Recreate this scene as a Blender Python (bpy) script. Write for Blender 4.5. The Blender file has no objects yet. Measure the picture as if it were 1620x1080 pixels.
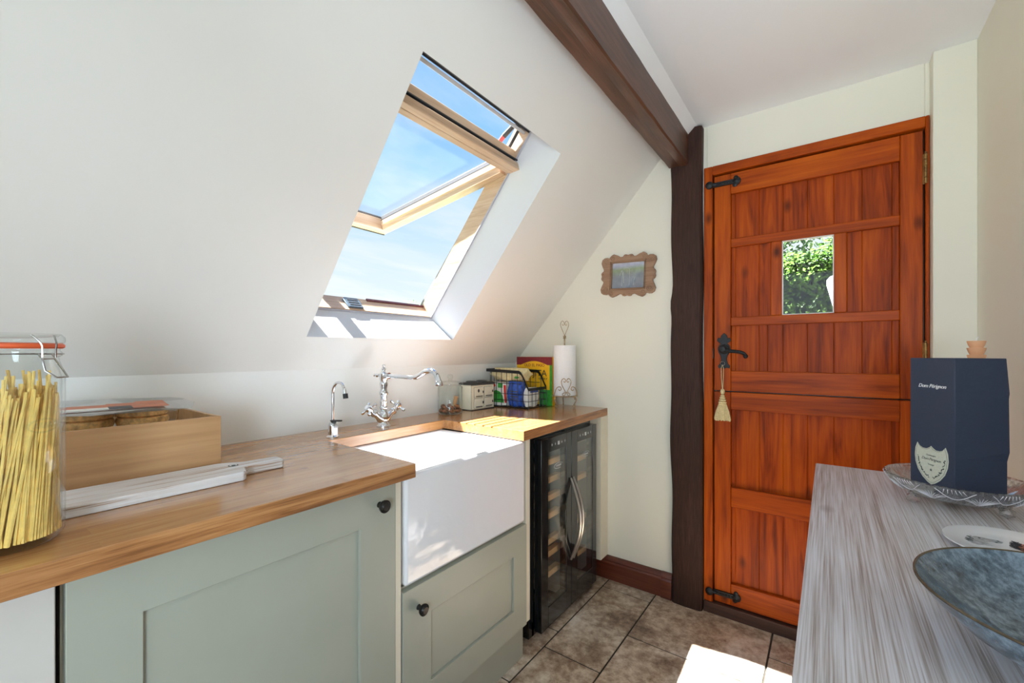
import bpy, bmesh, math, random
from mathutils import Vector, Matrix
random.seed(7)
SC = bpy.context.scene
COL = SC.collection
PI = math.pi

# ------------------------------------------------------------------ camera
cam_d = bpy.data.cameras.new('camera')
cam = bpy.data.objects.new('camera', cam_d)
COL.objects.link(cam)
cam_d.sensor_width = 36.0
cam_d.lens = 678.0 / 1620.0 * 36.0
cam_d.shift_y = 18.0 / 1620.0
cam_d.clip_start = 0.02
cam.location = (0, 0, 1.195)
cam.rotation_euler = (PI / 2, 0, math.atan(500 / 678.0))
SC.camera = cam
SC.view_settings.view_transform = 'Standard'
SC.view_settings.look = 'None'
SC.view_settings.exposure = 0.33
SC.view_settings.gamma = 1.0
SC.view_settings.use_curve_mapping = False
SC.cycles.transparent_max_bounces = 24
SC.cycles.max_bounces = 14
SC.cycles.diffuse_bounces = 6

# ------------------------------------------------------------------ world, sun, fill lights
def build_world():
    w = bpy.data.worlds.new('sky'); SC.world = w; w.use_nodes = True
    n = w.node_tree.nodes; l = w.node_tree.links; n.clear()
    out = n.new('ShaderNodeOutputWorld'); bg = n.new('ShaderNodeBackground')
    tc = n.new('ShaderNodeTexCoord'); sep = n.new('ShaderNodeSeparateXYZ')
    l.new(tc.outputs['Generated'], sep.inputs[0])
    ramp = n.new('ShaderNodeValToRGB')
    e = ramp.color_ramp.elements
    e[0].position = 0.0; e[0].color = (0.88, 0.95, 0.98, 1)
    e[1].position = 1.0; e[1].color = (0.14, 0.38, 0.85, 1)
    for p_, c_ in ((0.165, (0.74, 0.88, 0.98, 1)), (0.40, (0.36, 0.65, 1.0, 1)), (0.52, (0.25, 0.55, 0.96, 1))):
        a = e.new(p_); a.color = c_
    l.new(sep.outputs['Z'], ramp.inputs[0])
    # clouds laid out on a plane far overhead
    mx = n.new('ShaderNodeMath'); mx.operation = 'MAXIMUM'; mx.inputs[1].default_value = 0.03
    l.new(sep.outputs['Z'], mx.inputs[0])
    ad = n.new('ShaderNodeMath'); ad.operation = 'ADD'; ad.inputs[1].default_value = 0.12
    l.new(mx.outputs[0], ad.inputs[0])
    dv = n.new('ShaderNodeVectorMath'); dv.operation = 'DIVIDE'
    cb = n.new('ShaderNodeCombineXYZ')
    for i in range(3): l.new(ad.outputs[0], cb.inputs[i])
    l.new(tc.outputs['Generated'], dv.inputs[0]); l.new(cb.outputs[0], dv.inputs[1])
    mp = n.new('ShaderNodeMapping'); mp.inputs['Scale'].default_value = (1.3, 0.55, 0.0)
    mp.inputs['Rotation'].default_value = (0, 0, 0.5)
    mp.inputs['Location'].default_value = (3.1, 1.7, 0)
    l.new(dv.outputs[0], mp.inputs[0])
    nz = n.new('ShaderNodeTexNoise'); nz.inputs['Scale'].default_value = 1.5
    nz.inputs['Detail'].default_value = 7; nz.inputs['Roughness'].default_value = 0.58
    nz.inputs['Distortion'].default_value = 0.4
    l.new(mp.outputs[0], nz.inputs['Vector'])
    r2 = n.new('ShaderNodeValToRGB'); r2.color_ramp.elements[0].position = 0.43
    r2.color_ramp.elements[1].position = 0.75
    l.new(nz.outputs[0], r2.inputs[0])
    # thicker towards the horizon
    lo = n.new('ShaderNodeMapRange'); lo.inputs['From Min'].default_value = 0.05
    lo.inputs['From Max'].default_value = 0.55; lo.inputs['To Min'].default_value = 1.0
    lo.inputs['To Max'].default_value = 0.35
    l.new(sep.outputs['Z'], lo.inputs['Value'])
    ml = n.new('ShaderNodeMath'); ml.operation = 'MULTIPLY'
    l.new(r2.outputs[0], ml.inputs[0]); l.new(lo.outputs[0], ml.inputs[1])
    mix = n.new('ShaderNodeMixRGB'); mix.inputs[2].default_value = (1.0, 1.0, 1.0, 1)
    l.new(ml.outputs[0], mix.inputs[0]); l.new(ramp.outputs[0], mix.inputs[1])
    l.new(mix.outputs[0], bg.inputs[0]); bg.inputs[1].default_value = 0.86
    l.new(bg.outputs[0], out.inputs[0])
build_world()

SUN_DIR = Vector((0.54, 0.262, -1.0)).normalized()
sd = bpy.data.lights.new('sun', 'SUN'); sun = bpy.data.objects.new('sun', sd); COL.objects.link(sun)
sd.energy = 34.0; sd.angle = math.radians(0.6); sd.color = (1.0, 0.99, 0.97)
sun.rotation_euler = SUN_DIR.to_track_quat('-Z', 'Y').to_euler()
sun.location = (-4, -2, 6)

def area(name, loc, target, sx, sy, power, color, spread=180):
    d = bpy.data.lights.new(name, 'AREA'); d.shape = 'RECTANGLE'; d.size = sx; d.size_y = sy
    d.energy = power; d.color = color; d.spread = math.radians(spread)
    o = bpy.data.objects.new(name, d); COL.objects.link(o); o.location = loc
    o.rotation_euler = (Vector(target) - Vector(loc)).to_track_quat('-Z', 'Y').to_euler()
    return o
# unseen fill lights added behind the camera: rear, low side, ceiling
area('rear_fill_light', (-0.45, -1.56, 1.55), (-0.25, 1.5, 0.90), 1.3, 1.1, 5.5, (0.74, 0.87, 1.0), 130)
area('side_fill_light', (0.36, -0.62, 1.02), (-1.0, 0.60, 0.55), 0.6, 0.5, 12.5, (0.70, 0.86, 1.0), 130)
area('ceiling_fill_light', (0.24, -0.45, 1.2), (0.10, 1.0, 2.25), 0.5, 0.4, 5.0, (0.80, 0.90, 1.0), 85)

# ------------------------------------------------------------------ materials
MATS = {}
def lin(c):
    return tuple(((v / 255.0) / 12.92 if v / 255.0 <= 0.04045 else ((v / 255.0 + 0.055) / 1.055) ** 2.4) for v in c) + (1.0,)
class NT:
    def __init__(s, name):
        s.m = bpy.data.materials.new(name); s.m.use_nodes = True
        s.n = s.m.node_tree.nodes; s.l = s.m.node_tree.links
        s.b = s.n['Principled BSDF']; s.out = s.n['Material Output']; MATS[name] = s.m
        s.tc = s.n.new('ShaderNodeTexCoord')
    def new(s, t, **k):
        o = s.n.new(t)
        for a, v in k.items(): setattr(o, a, v)
        return o
    def mapv(s, scale=(1, 1, 1), loc=(0, 0, 0), rot=(0, 0, 0), src=None):
        m = s.new('ShaderNodeMapping'); m.inputs['Scale'].default_value = scale
        m.inputs['Location'].default_value = loc; m.inputs['Rotation'].default_value = rot
        s.l.new(src or s.tc.outputs['Object'], m.inputs[0]); return m.outputs[0]
    def noise(s, vec, scale, detail=4, rough=0.55, dist=0.0):
        t = s.new('ShaderNodeTexNoise'); t.inputs['Scale'].default_value = scale
        t.inputs['Detail'].default_value = detail; t.inputs['Roughness'].default_value = rough
        t.inputs['Distortion'].default_value = dist
        s.l.new(vec, t.inputs['Vector']); return t.outputs[0]
    def ramp(s, fac, stops):
        r = s.new('ShaderNodeValToRGB'); e = r.color_ramp.elements
        while len(e) < len(stops): e.new(0.5)
        for i, (p, c) in enumerate(stops):
            e[i].position = p; e[i].color = c if len(c) == 4 else tuple(c) + (1,)
        s.l.new(fac, r.inputs[0]); return r.outputs[0]
    def mix(s, fac, a, b, mode='MIX'):
        m = s.new('ShaderNodeMixRGB', blend_type=mode)
        for i, v in enumerate((fac, a, b)):
            if hasattr(v, 'is_output'): s.l.new(v, m.inputs[i])
            else: m.inputs[i].default_value = v
        return m.outputs[0]
    def bump(s, h, strength=0.2, dist=0.002):
        b = s.new('ShaderNodeBump'); b.inputs['Strength'].default_value = strength
        b.inputs['Distance'].default_value = dist
        s.l.new(h, b.inputs['Height']); s.l.new(b.outputs[0], s.b.inputs['Normal'])
    def col(s, c):
        if hasattr(c, 'is_output'): s.l.new(c, s.b.inputs['Base Color'])
        else: s.b.inputs['Base Color'].default_value = c
    def rough(s, c):
        if hasattr(c, 'is_output'): s.l.new(c, s.b.inputs['Roughness'])
        else: s.b.inputs['Roughness'].default_value = c

def plain(name, rgb, rough=0.5, metal=0.0, var=0.04, scale=30, bump=0.0, coat=0.0, spec=None):
    t = NT(name); c = lin(rgb)
    f = t.noise(t.mapv(), scale, 3)
    dark = tuple(v * (1 - var) for v in c[:3]) + (1,); lite = tuple(min(1, v * (1 + var)) for v in c[:3]) + (1,)
    t.col(t.ramp(f, [(0.35, dark), (0.65, lite)])); t.rough(rough)
    t.b.inputs['Metallic'].default_value = metal
    if coat: t.b.inputs['Coat Weight'].default_value = coat; t.b.inputs['Coat Roughness'].default_value = 0.06
    if bump: t.bump(f, bump, 0.002)
    if spec is not None: t.b.inputs['Specular IOR Level'].default_value = spec
    return t.m

def wood(name, cols, axis='Y', scale=1.0, rough=0.35, bump=0.15, coat=0.0, knots=0.0, stave=None, fine=0.35, stretch=14.0, pos=(0.30, 0.5, 0.70), spec=None, fx=60.0):
    t = NT(name); sc = [stretch, stretch, stretch]; sc['XYZ'.index(axis)] = 1.0
    oi = t.new('ShaderNodeObjectInfo')
    addv = t.new('ShaderNodeVectorMath', operation='ADD')
    mulv = t.new('ShaderNodeVectorMath', operation='SCALE'); mulv.inputs['Scale'].default_value = 7.0
    cbx = t.new('ShaderNodeCombineXYZ')
    for i in range(3): t.l.new(oi.outputs['Random'], cbx.inputs[i])
    t.l.new(cbx.outputs[0], mulv.inputs[0])
    t.l.new(t.tc.outputs['Object'], addv.inputs[0]); t.l.new(mulv.outputs[0], addv.inputs[1])
    src = addv.outputs[0]
    brickc = None
    if stave:
        rot = {'Y': (0, 0, PI / 2), 'X': (0, 0, 0), 'Z': (0, PI / 2, 0)}[axis]
        bt = t.new('ShaderNodeTexBrick'); bt.offset = 0.37; bt.inputs['Scale'].default_value = 1.0
        bt.inputs['Brick Width'].default_value = stave[1]; bt.inputs['Row Height'].default_value = stave[0]
        bt.inputs['Mortar Size'].default_value = 0.0004; bt.inputs['Mortar Smooth'].default_value = 0.5
        bt.inputs['Color1'].default_value = (0, 0, 0, 1); bt.inputs['Color2'].default_value = (1, 1, 1, 1)
        bt.inputs['Mortar'].default_value = (0.35, 0.35, 0.35, 1)
        t.l.new(t.mapv(rot=rot), bt.inputs['Vector']); brickc = bt.outputs['Color']
        off = t.new('ShaderNodeVectorMath', operation='SCALE'); off.inputs['Scale'].default_value = 3.0
        t.l.new(brickc, off.inputs[0])
        a2 = t.new('ShaderNodeVectorMath', operation='ADD'); t.l.new(src, a2.inputs[0]); t.l.new(off.outputs[0], a2.inputs[1])
        src = a2.outputs[0]
    m = t.mapv(scale=sc, src=src)
    f1 = t.noise(m, 1.6 * scale, 5, 0.55, 1.2)
    sc2 = [fx] * 3; sc2['XYZ'.index(axis)] = 2.0
    f2 = t.noise(t.mapv(scale=sc2, src=src), 3.0 * scale, 3, 0.6)
    f = t.mix(fine, f1, f2)
    c = t.ramp(f, list(zip(pos, cols)))
    big = t.noise(t.mapv(src=src), 3.5, 2)
    c = t.mix(0.35, c, t.ramp(big, [(0.3, (0.62, 0.58, 0.55)), (0.7, (1.0, 1.0, 1.0))]), 'MULTIPLY')
    if brickc is not None:
        c = t.mix(0.42, c, t.ramp(brickc, [(0.0, (0.62, 0.60, 0.58)), (1.0, (1.0, 1.0, 1.0))]), 'MULTIPLY')
    if knots:
        v = t.new('ShaderNodeTexVoronoi'); v.inputs['Scale'].default_value = 1.0
        sck = [7.0] * 3; sck['XYZ'.index(axis)] = 3.6
        t.l.new(t.mapv(scale=sck, src=src), v.inputs['Vector'])
        k = t.ramp(v.outputs['Distance'], [(0.03, (0.10, 0.07, 0.06)), (0.14, (1, 1, 1))])
        c = t.mix(knots, c, k, 'MULTIPLY')
    t.col(c); t.rough(rough)
    if spec is not None: t.b.inputs['Specular IOR Level'].default_value = spec
    if coat: t.b.inputs['Coat Weight'].default_value = coat; t.b.inputs['Coat Roughness'].default_value = 0.15
    t.bump(f, bump, 0.002)
    return t.m

def thin_glass(name, tint=(1, 1, 1, 1), refl=1.0, ior=1.45, rough=0.0):
    t = NT(name)
    tr = t.new('ShaderNodeBsdfTransparent'); tr.inputs[0].default_value = tint
    gl = t.new('ShaderNodeBsdfGlossy'); gl.inputs['Roughness'].default_value = rough
    lw = t.new('ShaderNodeLayerWeight'); lw.inputs[0].default_value = 0.5
    pw = t.new('ShaderNodeMath', operation='POWER'); pw.inputs[1].default_value = 4.0; t.l.new(lw.outputs['Facing'], pw.inputs[0])
    mu = t.new('ShaderNodeMath', operation='MULTIPLY_ADD'); mu.inputs[1].default_value = 0.75 * refl; mu.inputs[2].default_value = 0.035 * refl
    t.l.new(pw.outputs[0], mu.inputs[0])
    mx = t.new('ShaderNodeMixShader')
    t.l.new(mu.outputs[0], mx.inputs[0])
    t.l.new(tr.outputs[0], mx.inputs[1]); t.l.new(gl.outputs[0], mx.inputs[2])
    t.l.new(mx.outputs[0], t.out.inputs['Surface'])
    return t.m

def wall_paint(name, rgb):
    t = NT(name); c = lin(rgb)
    f = t.noise(t.mapv(), 2.0, 3)
    t.col(t.ramp(f, [(0.3, tuple(v * 0.975 for v in c[:3])), (0.7, c)])); t.rough(0.55)
    t.b.inputs['Specular IOR Level'].default_value = 0.3
    t.bump(t.noise(t.mapv(), 90, 4), 0.08, 0.001)
    return t.m

M = {}
M['wall'] = wall_paint('cream_wall_paint', (230, 228, 214))
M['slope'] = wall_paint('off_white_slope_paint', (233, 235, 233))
M['ceiling'] = wall_paint('white_ceiling_paint', (236, 239, 243))
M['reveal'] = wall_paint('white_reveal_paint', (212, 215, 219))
PINE = [(0.15, 0.019, 0.001), (0.39, 0.060, 0.001), (0.57, 0.115, 0.003)]
M['pine_v'] = wood('stained_pine_upright', PINE, 'Z', 1.0, 0.42, 0.12, 0.0, 0.85, fine=0.25, pos=(0.30, 0.5, 0.70), spec=0.2)
M['pine_h'] = wood('stained_pine_level', PINE, 'X', 1.0, 0.42, 0.12, 0.0, 0.85, fine=0.25, pos=(0.30, 0.5, 0.70), spec=0.2)
PANEL = [(0.15, 0.018, 0.001), (0.42, 0.060, 0.001), (0.62, 0.120, 0.003)]
M['pine_panel'] = wood('stained_pine_planks', PANEL, 'Z', 1.0, 0.45, 0.12, 0.0, 0.75, stave=(0.087, 9.0), fine=0.25, pos=(0.31, 0.5, 0.69), spec=0.18)
M['dark_beam'] = wood('dark_brown_beam', [(0.040, 0.017, 0.010), (0.095, 0.036, 0.018), (0.15, 0.062, 0.034)], 'Y', 1.6, 0.42, 0.35, 0.1, 0.3)
M['dark_post'] = wood('dark_brown_post', [(0.022, 0.011, 0.008), (0.045, 0.020, 0.014), (0.078, 0.034, 0.024)], 'Z', 2.2, 0.6, 1.0, 0.0, 0.3, fine=0.6, spec=0.25)
M['skirting'] = wood('mahogany_skirting', [(0.055, 0.013, 0.007), (0.12, 0.026, 0.012), (0.18, 0.045, 0.02)], 'X', 1.0, 0.28, 0.1, 0.5)
M['threshold'] = wood('dark_threshold', [(0.03, 0.014, 0.010), (0.07, 0.030, 0.02), (0.10, 0.045, 0.03)], 'X', 1.0, 0.5, 0.2)
OAK = [(0.36, 0.150, 0.048), (0.55, 0.265, 0.095), (0.68, 0.38, 0.16)]
M['oak'] = wood('oiled_oak_worktop', OAK, 'Y', 1.3, 0.24, 0.05, 0.55, stave=(0.042, 0.42), fine=0.4)
M['oak_edge'] = wood('oiled_oak_edge', [(0.22, 0.085, 0.026), (0.40, 0.175, 0.06), (0.52, 0.26, 0.10)], 'Y', 1.8, 0.35, 0.12, 0.1, fine=0.4, pos=(0.38, 0.5, 0.62))
M['window_pine'] = wood('clear_pine_window', [(0.46, 0.29, 0.18), (0.62, 0.44, 0.30), (0.72, 0.56, 0.42)], 'Y', 1.3, 0.35, 0.04, 0.2)
M['window_pine_s'] = wood('clear_pine_window_side', [(0.46, 0.29, 0.18), (0.62, 0.44, 0.30), (0.72, 0.56, 0.42)], 'X', 1.3, 0.35, 0.04, 0.2)
M['bamboo'] = wood('bamboo', [(0.44, 0.235, 0.105), (0.58, 0.34, 0.165), (0.68, 0.43, 0.23)], 'Y', 0.5, 0.38, 0.04, 0.1, stave=(0.024, 3.0))
M['beech'] = wood('beech_shelf', [(0.68, 0.42, 0.21), (0.80, 0.54, 0.30), (0.86, 0.64, 0.40)], 'Y', 1.0, 0.5, 0.03)  # wood lightened to stand in for light inside the fridge
M['whitewash'] = wood('whitewashed_board', [(0.36, 0.20, 0.10), (0.72, 0.68, 0.66), (0.80, 0.79, 0.80)], 'Y', 0.9, 0.55, 0.35, fine=0.45, stretch=30, pos=(0.38, 0.46, 0.56), fx=110.0)
M['limed'] = wood('grey_limed_wood', [(0.34, 0.29, 0.26), (0.66, 0.645, 0.67), (0.80, 0.82, 0.88)], 'Y', 0.8, 0.34, 0.30, 0.0, 0.5, fine=0.58, stretch=50, pos=(0.36, 0.5, 0.60), fx=190.0)
M['carved'] = wood('carved_frame_wood', [(0.20, 0.11, 0.06), (0.34, 0.20, 0.12), (0.44, 0.30, 0.20)], 'X', 1.2, 0.6, 0.3)
M['sage'] = plain('sage_green_paint', (163, 166, 153), 0.38, var=0.015, scale=8)
M['cream_panel'] = plain('cream_cabinet_paint', (218, 212, 194), 0.42, var=0.015)
M['white_panel'] = plain('white_appliance', (196, 192, 186), 0.3, var=0.01)
M['ceramic'] = plain('white_fireclay', (240, 242, 246), 0.08, var=0.006, coat=0.6)
def wavy_ceramic():
    t = NT('white_fireclay_front'); t.col(lin((236, 238, 244))); t.rough(0.05)
    t.b.inputs['Coat Weight'].default_value = 0.5
    t.bump(t.noise(t.mapv(scale=(1, 1, 1)), 14, 3, 0.5, 0.6), 0.35, 0.004); return t.m
M['ceramic_front'] = wavy_ceramic()
M['chrome'] = plain('chrome', (225, 228, 232), 0.07, 1.0, var=0.01)
M['steel'] = plain('brushed_steel', (185, 182, 176), 0.28, 1.0, var=0.03)
M['wire_steel'] = plain('wire_steel', (170, 168, 165), 0.22, 1.0)
M['iron'] = plain('black_iron', (30, 32, 34), 0.45, 0.3, var=0.2, scale=120, bump=0.5)
M['pewter'] = plain('dark_pewter', (52, 50, 48), 0.35, 0.7, var=0.15, scale=80)
M['brass'] = plain('aged_brass', (150, 118, 72), 0.42, 0.9, var=0.3, scale=60)
M['black'] = plain('black_plastic', (20, 20, 21), 0.35)
M['black_gap'] = plain('black_void', (6, 6, 6), 0.9)
M['black_gloss'] = plain('black_fridge_enamel', (24, 25, 26), 0.12, coat=0.5)
M['fridge_in'] = plain('fridge_lining', (150, 152, 146), 0.45)  # grey stands in for room reflections in the door glass
M['grey_al'] = plain('grey_aluminium', (120, 122, 126), 0.4, 0.6)
M['pale_al'] = plain('pale_aluminium', (176, 178, 188), 0.4, 0.2)
M['seal'] = plain('dark_rubber_seal', (40, 42, 48), 0.5)
M['latch'] = plain('grey_latch', (92, 108, 122), 0.35, 0.5)
M['red'] = plain('red_hinge_arm', (185, 62, 68), 0.4)
M['redbrown'] = plain('red_brown_strip', (104, 48, 52), 0.5)
M['glass'] = thin_glass('window_glass', (0.99, 0.995, 0.995, 1), 0.35)
M['fridge_glass'] = thin_glass('smoked_fridge_glass', (0.94, 0.95, 0.94, 1), 1.8)
M['jar_glass'] = thin_glass('jar_glass', (0.965, 0.98, 0.975, 1), 1.0, 1.42)
M['film'] = thin_glass('clear_film', (0.93, 0.94, 0.94, 1), 1.5, 1.45, 0.08)
def crystal():
    t = NT('cut_crystal')
    g = t.new('ShaderNodeBsdfGlass'); g.inputs['IOR'].default_value = 1.5; g.inputs['Roughness'].default_value = 0.0
    tr = t.new('ShaderNodeBsdfTransparent'); gl = t.new('ShaderNodeBsdfGlossy'); gl.inputs['Roughness'].default_value = 0.02
    fr = t.new('ShaderNodeLayerWeight'); fr.inputs[0].default_value = 0.45
    m1 = t.new('ShaderNodeMixShader'); m2 = t.new('ShaderNodeMixShader'); m2.inputs[0].default_value = 0.30
    t.l.new(fr.outputs['Facing'], m1.inputs[0]); t.l.new(tr.outputs[0], m1.inputs[1]); t.l.new(gl.outputs[0], m1.inputs[2])
    t.l.new(m1.outputs[0], m2.inputs[1]); t.l.new(g.outputs[0], m2.inputs[2]); t.l.new(m2.outputs[0], t.out.inputs['Surface'])
    return t.m
M['crystal'] = crystal()
M['cut_edge'] = plain('bright_cut_facet', (236, 238, 246), 0.08, var=0.02, coat=1.0)
M['rubber'] = plain('orange_rubber', (226, 98, 52), 0.5)
M['pasta'] = plain('dry_pasta', (240, 204, 116), 0.5, var=0.10, scale=60)
M['nut'] = plain('brown_nut_shell', (134, 82, 50), 0.7, var=0.4, scale=120, bump=0.8)
M['candle'] = plain('peach_wax', (232, 176, 134), 0.5, var=0.03)
M['rope'] = plain('cream_cord', (226, 208, 158), 0.8, var=0.12, scale=220, bump=0.6)
M['paper_roll'] = plain('white_kitchen_paper', (236, 238, 240), 0.9, var=0.02, scale=120, bump=0.5)
M['distressed'] = plain('distressed_cream_iron', (178, 156, 122), 0.6, 0.2, var=0.3, scale=90, bump=0.4)
M['navy'] = plain('navy_card', (46, 56, 78), 0.55, var=0.05, scale=200)
M['navy_dark'] = M['navy']
M['label_cream'] = plain('pale_label', (206, 208, 190), 0.5, var=0.05, scale=300)
M['label_ink'] = plain('grey_ink', (74, 78, 74), 0.6)
M['white_ink'] = plain('white_ink', (240, 240, 240), 0.5)
M['silver_ink'] = plain('silver_ink', (200, 204, 206), 0.4)
M['plate'] = plain('white_china', (240, 242, 246), 0.12, var=0.004, coat=0.5)
M['tin_cream'] = plain('cream_enamel_tin', (232, 229, 208), 0.35, var=0.02)
M['tin_dark'] = plain('dark_enamel_lid', (62, 62, 62), 0.35)
M['maroon'] = plain('maroon_print', (128, 30, 38), 0.45, var=0.15, scale=120)
M['yellow'] = plain('yellow_card', (246, 190, 30), 0.42)
M['green'] = plain('green_print', (60, 158, 60), 0.4, var=0.15, scale=60)
M['white_pack'] = plain('white_pack', (236, 236, 228), 0.4)
M['blue_pack'] = plain('blue_pack', (44, 84, 176), 0.28, var=0.3, scale=60, bump=1.0)
M['cream_pack'] = plain('cream_print_pack', (222, 208, 160), 0.35, var=0.12, scale=60, bump=0.6)
M['red_print'] = plain('red_print', (206, 40, 38), 0.4)
M['orange_print'] = plain('orange_label', (204, 120, 84), 0.4, var=0.06)
M['black_print'] = plain('charcoal_print', (42, 44, 52), 0.4)
M['crumpet'] = plain('toasted_crumpet', (226, 176, 112), 0.75, var=0.3, scale=90, bump=0.8)
M['wine'] = plain('dark_wine_bottle', (18, 26, 18), 0.08, coat=0.5)
M['foil'] = plain('yellow_foil', (196, 170, 40), 0.35, 0.4)
M['lamp_shade'] = plain('opal_lamp_cover', (240, 238, 230), 0.4)

def floor_mat():
    t = NT('slate_look_tile')
    a = t.noise(t.mapv(), 5.0, 7, 0.62, 0.6)
    b = t.noise(t.mapv(loc=(3, 1, 0)), 28.0, 5, 0.7)
    c = t.noise(t.mapv(loc=(7, 2, 0)), 2.2, 3)
    f = t.mix(0.45, a, b)
    col = t.ramp(f, [(0.36, (0.17, 0.11, 0.075)), (0.46, (0.40, 0.30, 0.215)), (0.53, (0.62, 0.53, 0.42)), (0.63, (0.86, 0.81, 0.72))])
    col = t.mix(0.5, col, t.ramp(c, [(0.35, (0.88, 0.91, 0.96)), (0.65, (1.0, 0.88, 0.74))]), 'MULTIPLY')
    t.col(col); t.rough(t.ramp(b, [(0.3, (0.26,) * 3), (0.7, (0.5,) * 3)])); t.bump(f, 0.5, 0.004); return t.m
M['tile'] = floor_mat()
M['grout'] = plain('dark_grout', (62, 58, 50), 0.9, var=0.15)
def glaze():
    t = NT('blue_grey_reactive_glaze')
    a = t.noise(t.mapv(scale=(1, 1, 0.5)), 90.0, 4, 0.7)
    b = t.noise(t.mapv(), 9.0, 3)
    f = t.mix(0.35, a, b)
    c = t.ramp(f, [(0.36, (0.02, 0.03, 0.04)), (0.48, (0.085, 0.125, 0.165)), (0.64, (0.24, 0.32, 0.40))])
    t.col(c); t.rough(0.16); t.b.inputs['Coat Weight'].default_value = 0.4; return t.m
M['glaze'] = glaze()
M['glaze_rim'] = plain('brown_glaze_rim', (84, 70, 50), 0.25, var=0.2, scale=80)
def photo_mat():
    t = NT('small_garden_photo_print')
    sep = t.new('ShaderNodeSeparateXYZ'); t.l.new(t.tc.outputs['Generated'], sep.inputs[0])
    n = t.noise(t.mapv(), 40, 4)
    c = t.ramp(sep.outputs['Z'], [(0.0, (0.30, 0.33, 0.42)), (0.5, (0.30, 0.32, 0.36)), (0.72, (0.36, 0.42, 0.24)), (0.86, (0.60, 0.62, 0.80)), (1.0, (0.74, 0.74, 0.84))])
    t.col(t.mix(0.35, c, t.ramp(n, [(0.35, (0.35, 0.36, 0.4)), (0.65, (1, 1, 1))]), 'MULTIPLY')); t.rough(0.25); return t.m
M['photo'] = photo_mat()
def leaf_mat(name, a, b):
    t = NT(name); oi = t.noise(t.mapv(), 6.0, 3)
    t.col(t.ramp(oi, [(0.35, a), (0.65, b)])); t.rough(0.55); t.b.inputs['Specular IOR Level'].default_value = 0.3
    t.b.inputs['Transmission Weight'].default_value = 0.0
    return t.m
M['leaf'] = leaf_mat('hedge_leaf', (0.012, 0.035, 0.006), (0.07, 0.13, 0.02))
M['leaf_lit'] = leaf_mat('lit_leaf', (0.05, 0.15, 0.012), (0.18, 0.34, 0.04))  # lighter copy of the hedge leaf, light on the top put into the colour
M['leaf_far'] = leaf_mat('tree_leaf', (0.06, 0.12, 0.05), (0.16, 0.26, 0.12))
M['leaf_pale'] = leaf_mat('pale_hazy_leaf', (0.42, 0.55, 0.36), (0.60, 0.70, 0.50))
M['hedge_core'] = plain('dark_hedge_inside', (12, 18, 8), 0.9)
M['bark'] = plain('bark', (84, 66, 50), 0.9, var=0.3)
M['ground'] = plain('garden_ground', (120, 128, 90), 0.9, var=0.2, scale=4)
M['roof_felt'] = plain('grey_flashing', (132, 134, 138), 0.5, 0.3, var=0.15, scale=20)

# ------------------------------------------------------------------ mesh helpers
def bmn(): return bmesh.new()
def hexa(bm, p, mi=0):
    """p: 8 points, bottom ring 0-3, top ring 4-7"""
    v = [bm.verts.new(q) for q in p]
    for f in ((0, 3, 2, 1), (4, 5, 6, 7), (0, 1, 5, 4), (1, 2, 6, 5), (2, 3, 7, 6), (3, 0, 4, 7)):
        bm.faces.new([v[i] for i in f]).material_index = mi
def box(bm, x0, x1, y0, y1, z0, z1, mi=0):
    hexa(bm, [(x0, y0, z0), (x1, y0, z0), (x1, y1, z0), (x0, y1, z0), (x0, y0, z1), (x1, y0, z1), (x1, y1, z1), (x0, y1, z1)], mi)
def prism(bm, poly, a, b, fn=None, mi=0):
    """poly: 2d points; fn(u, v, w) -> 3d; w from a to b"""
    fn = fn or (lambda u, v, w: (u, v, w))
    lo = [bm.verts.new(fn(u, v, a)) for u, v in poly]; hi = [bm.verts.new(fn(u, v, b)) for u, v in poly]
    n = len(poly)
    bm.faces.new(lo[::-1]).material_index = mi; bm.faces.new(hi).material_index = mi
    for i in range(n):
        bm.faces.new([lo[i], lo[(i + 1) % n], hi[(i + 1) % n], hi[i]]).material_index = mi
def tube(bm, pts, r, n=10, closed=False, flat=1.0, caps=True):
    P = [Vector(p) for p in pts]; N = len(P)
    R = r if isinstance(r, (list, tuple)) else [r] * N
    rings = []; up = None
    for i in range(N):
        if closed: t = (P[(i + 1) % N] - P[i - 1])
        else: t = P[min(i + 1, N - 1)] - P[max(i - 1, 0)]
        if t.length < 1e-9: t = Vector((0, 0, 1))
        t.normalize()
        if up is None:
            up = Vector((0, 0, 1)) if abs(t.z) < 0.9 else Vector((1, 0, 0))
        up = (up - t * up.dot(t))
        if up.length < 1e-6: up = t.orthogonal()
        up.normalize(); s = t.cross(up)
        rings.append([bm.verts.new(P[i] + (s * math.cos(a) + up * math.sin(a) * flat) * R[i]) for a in [2 * PI * k / n for k in range(n)]])
    M_ = N if closed else N - 1
    for i in range(M_):
        A = rings[i]; B = rings[(i + 1) % N]
        for k in range(n): bm.faces.new([A[k], A[(k + 1) % n], B[(k + 1) % n], B[k]])
    if not closed and caps:
        bm.faces.new(rings[0][::-1]); bm.faces.new(rings[-1])
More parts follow.
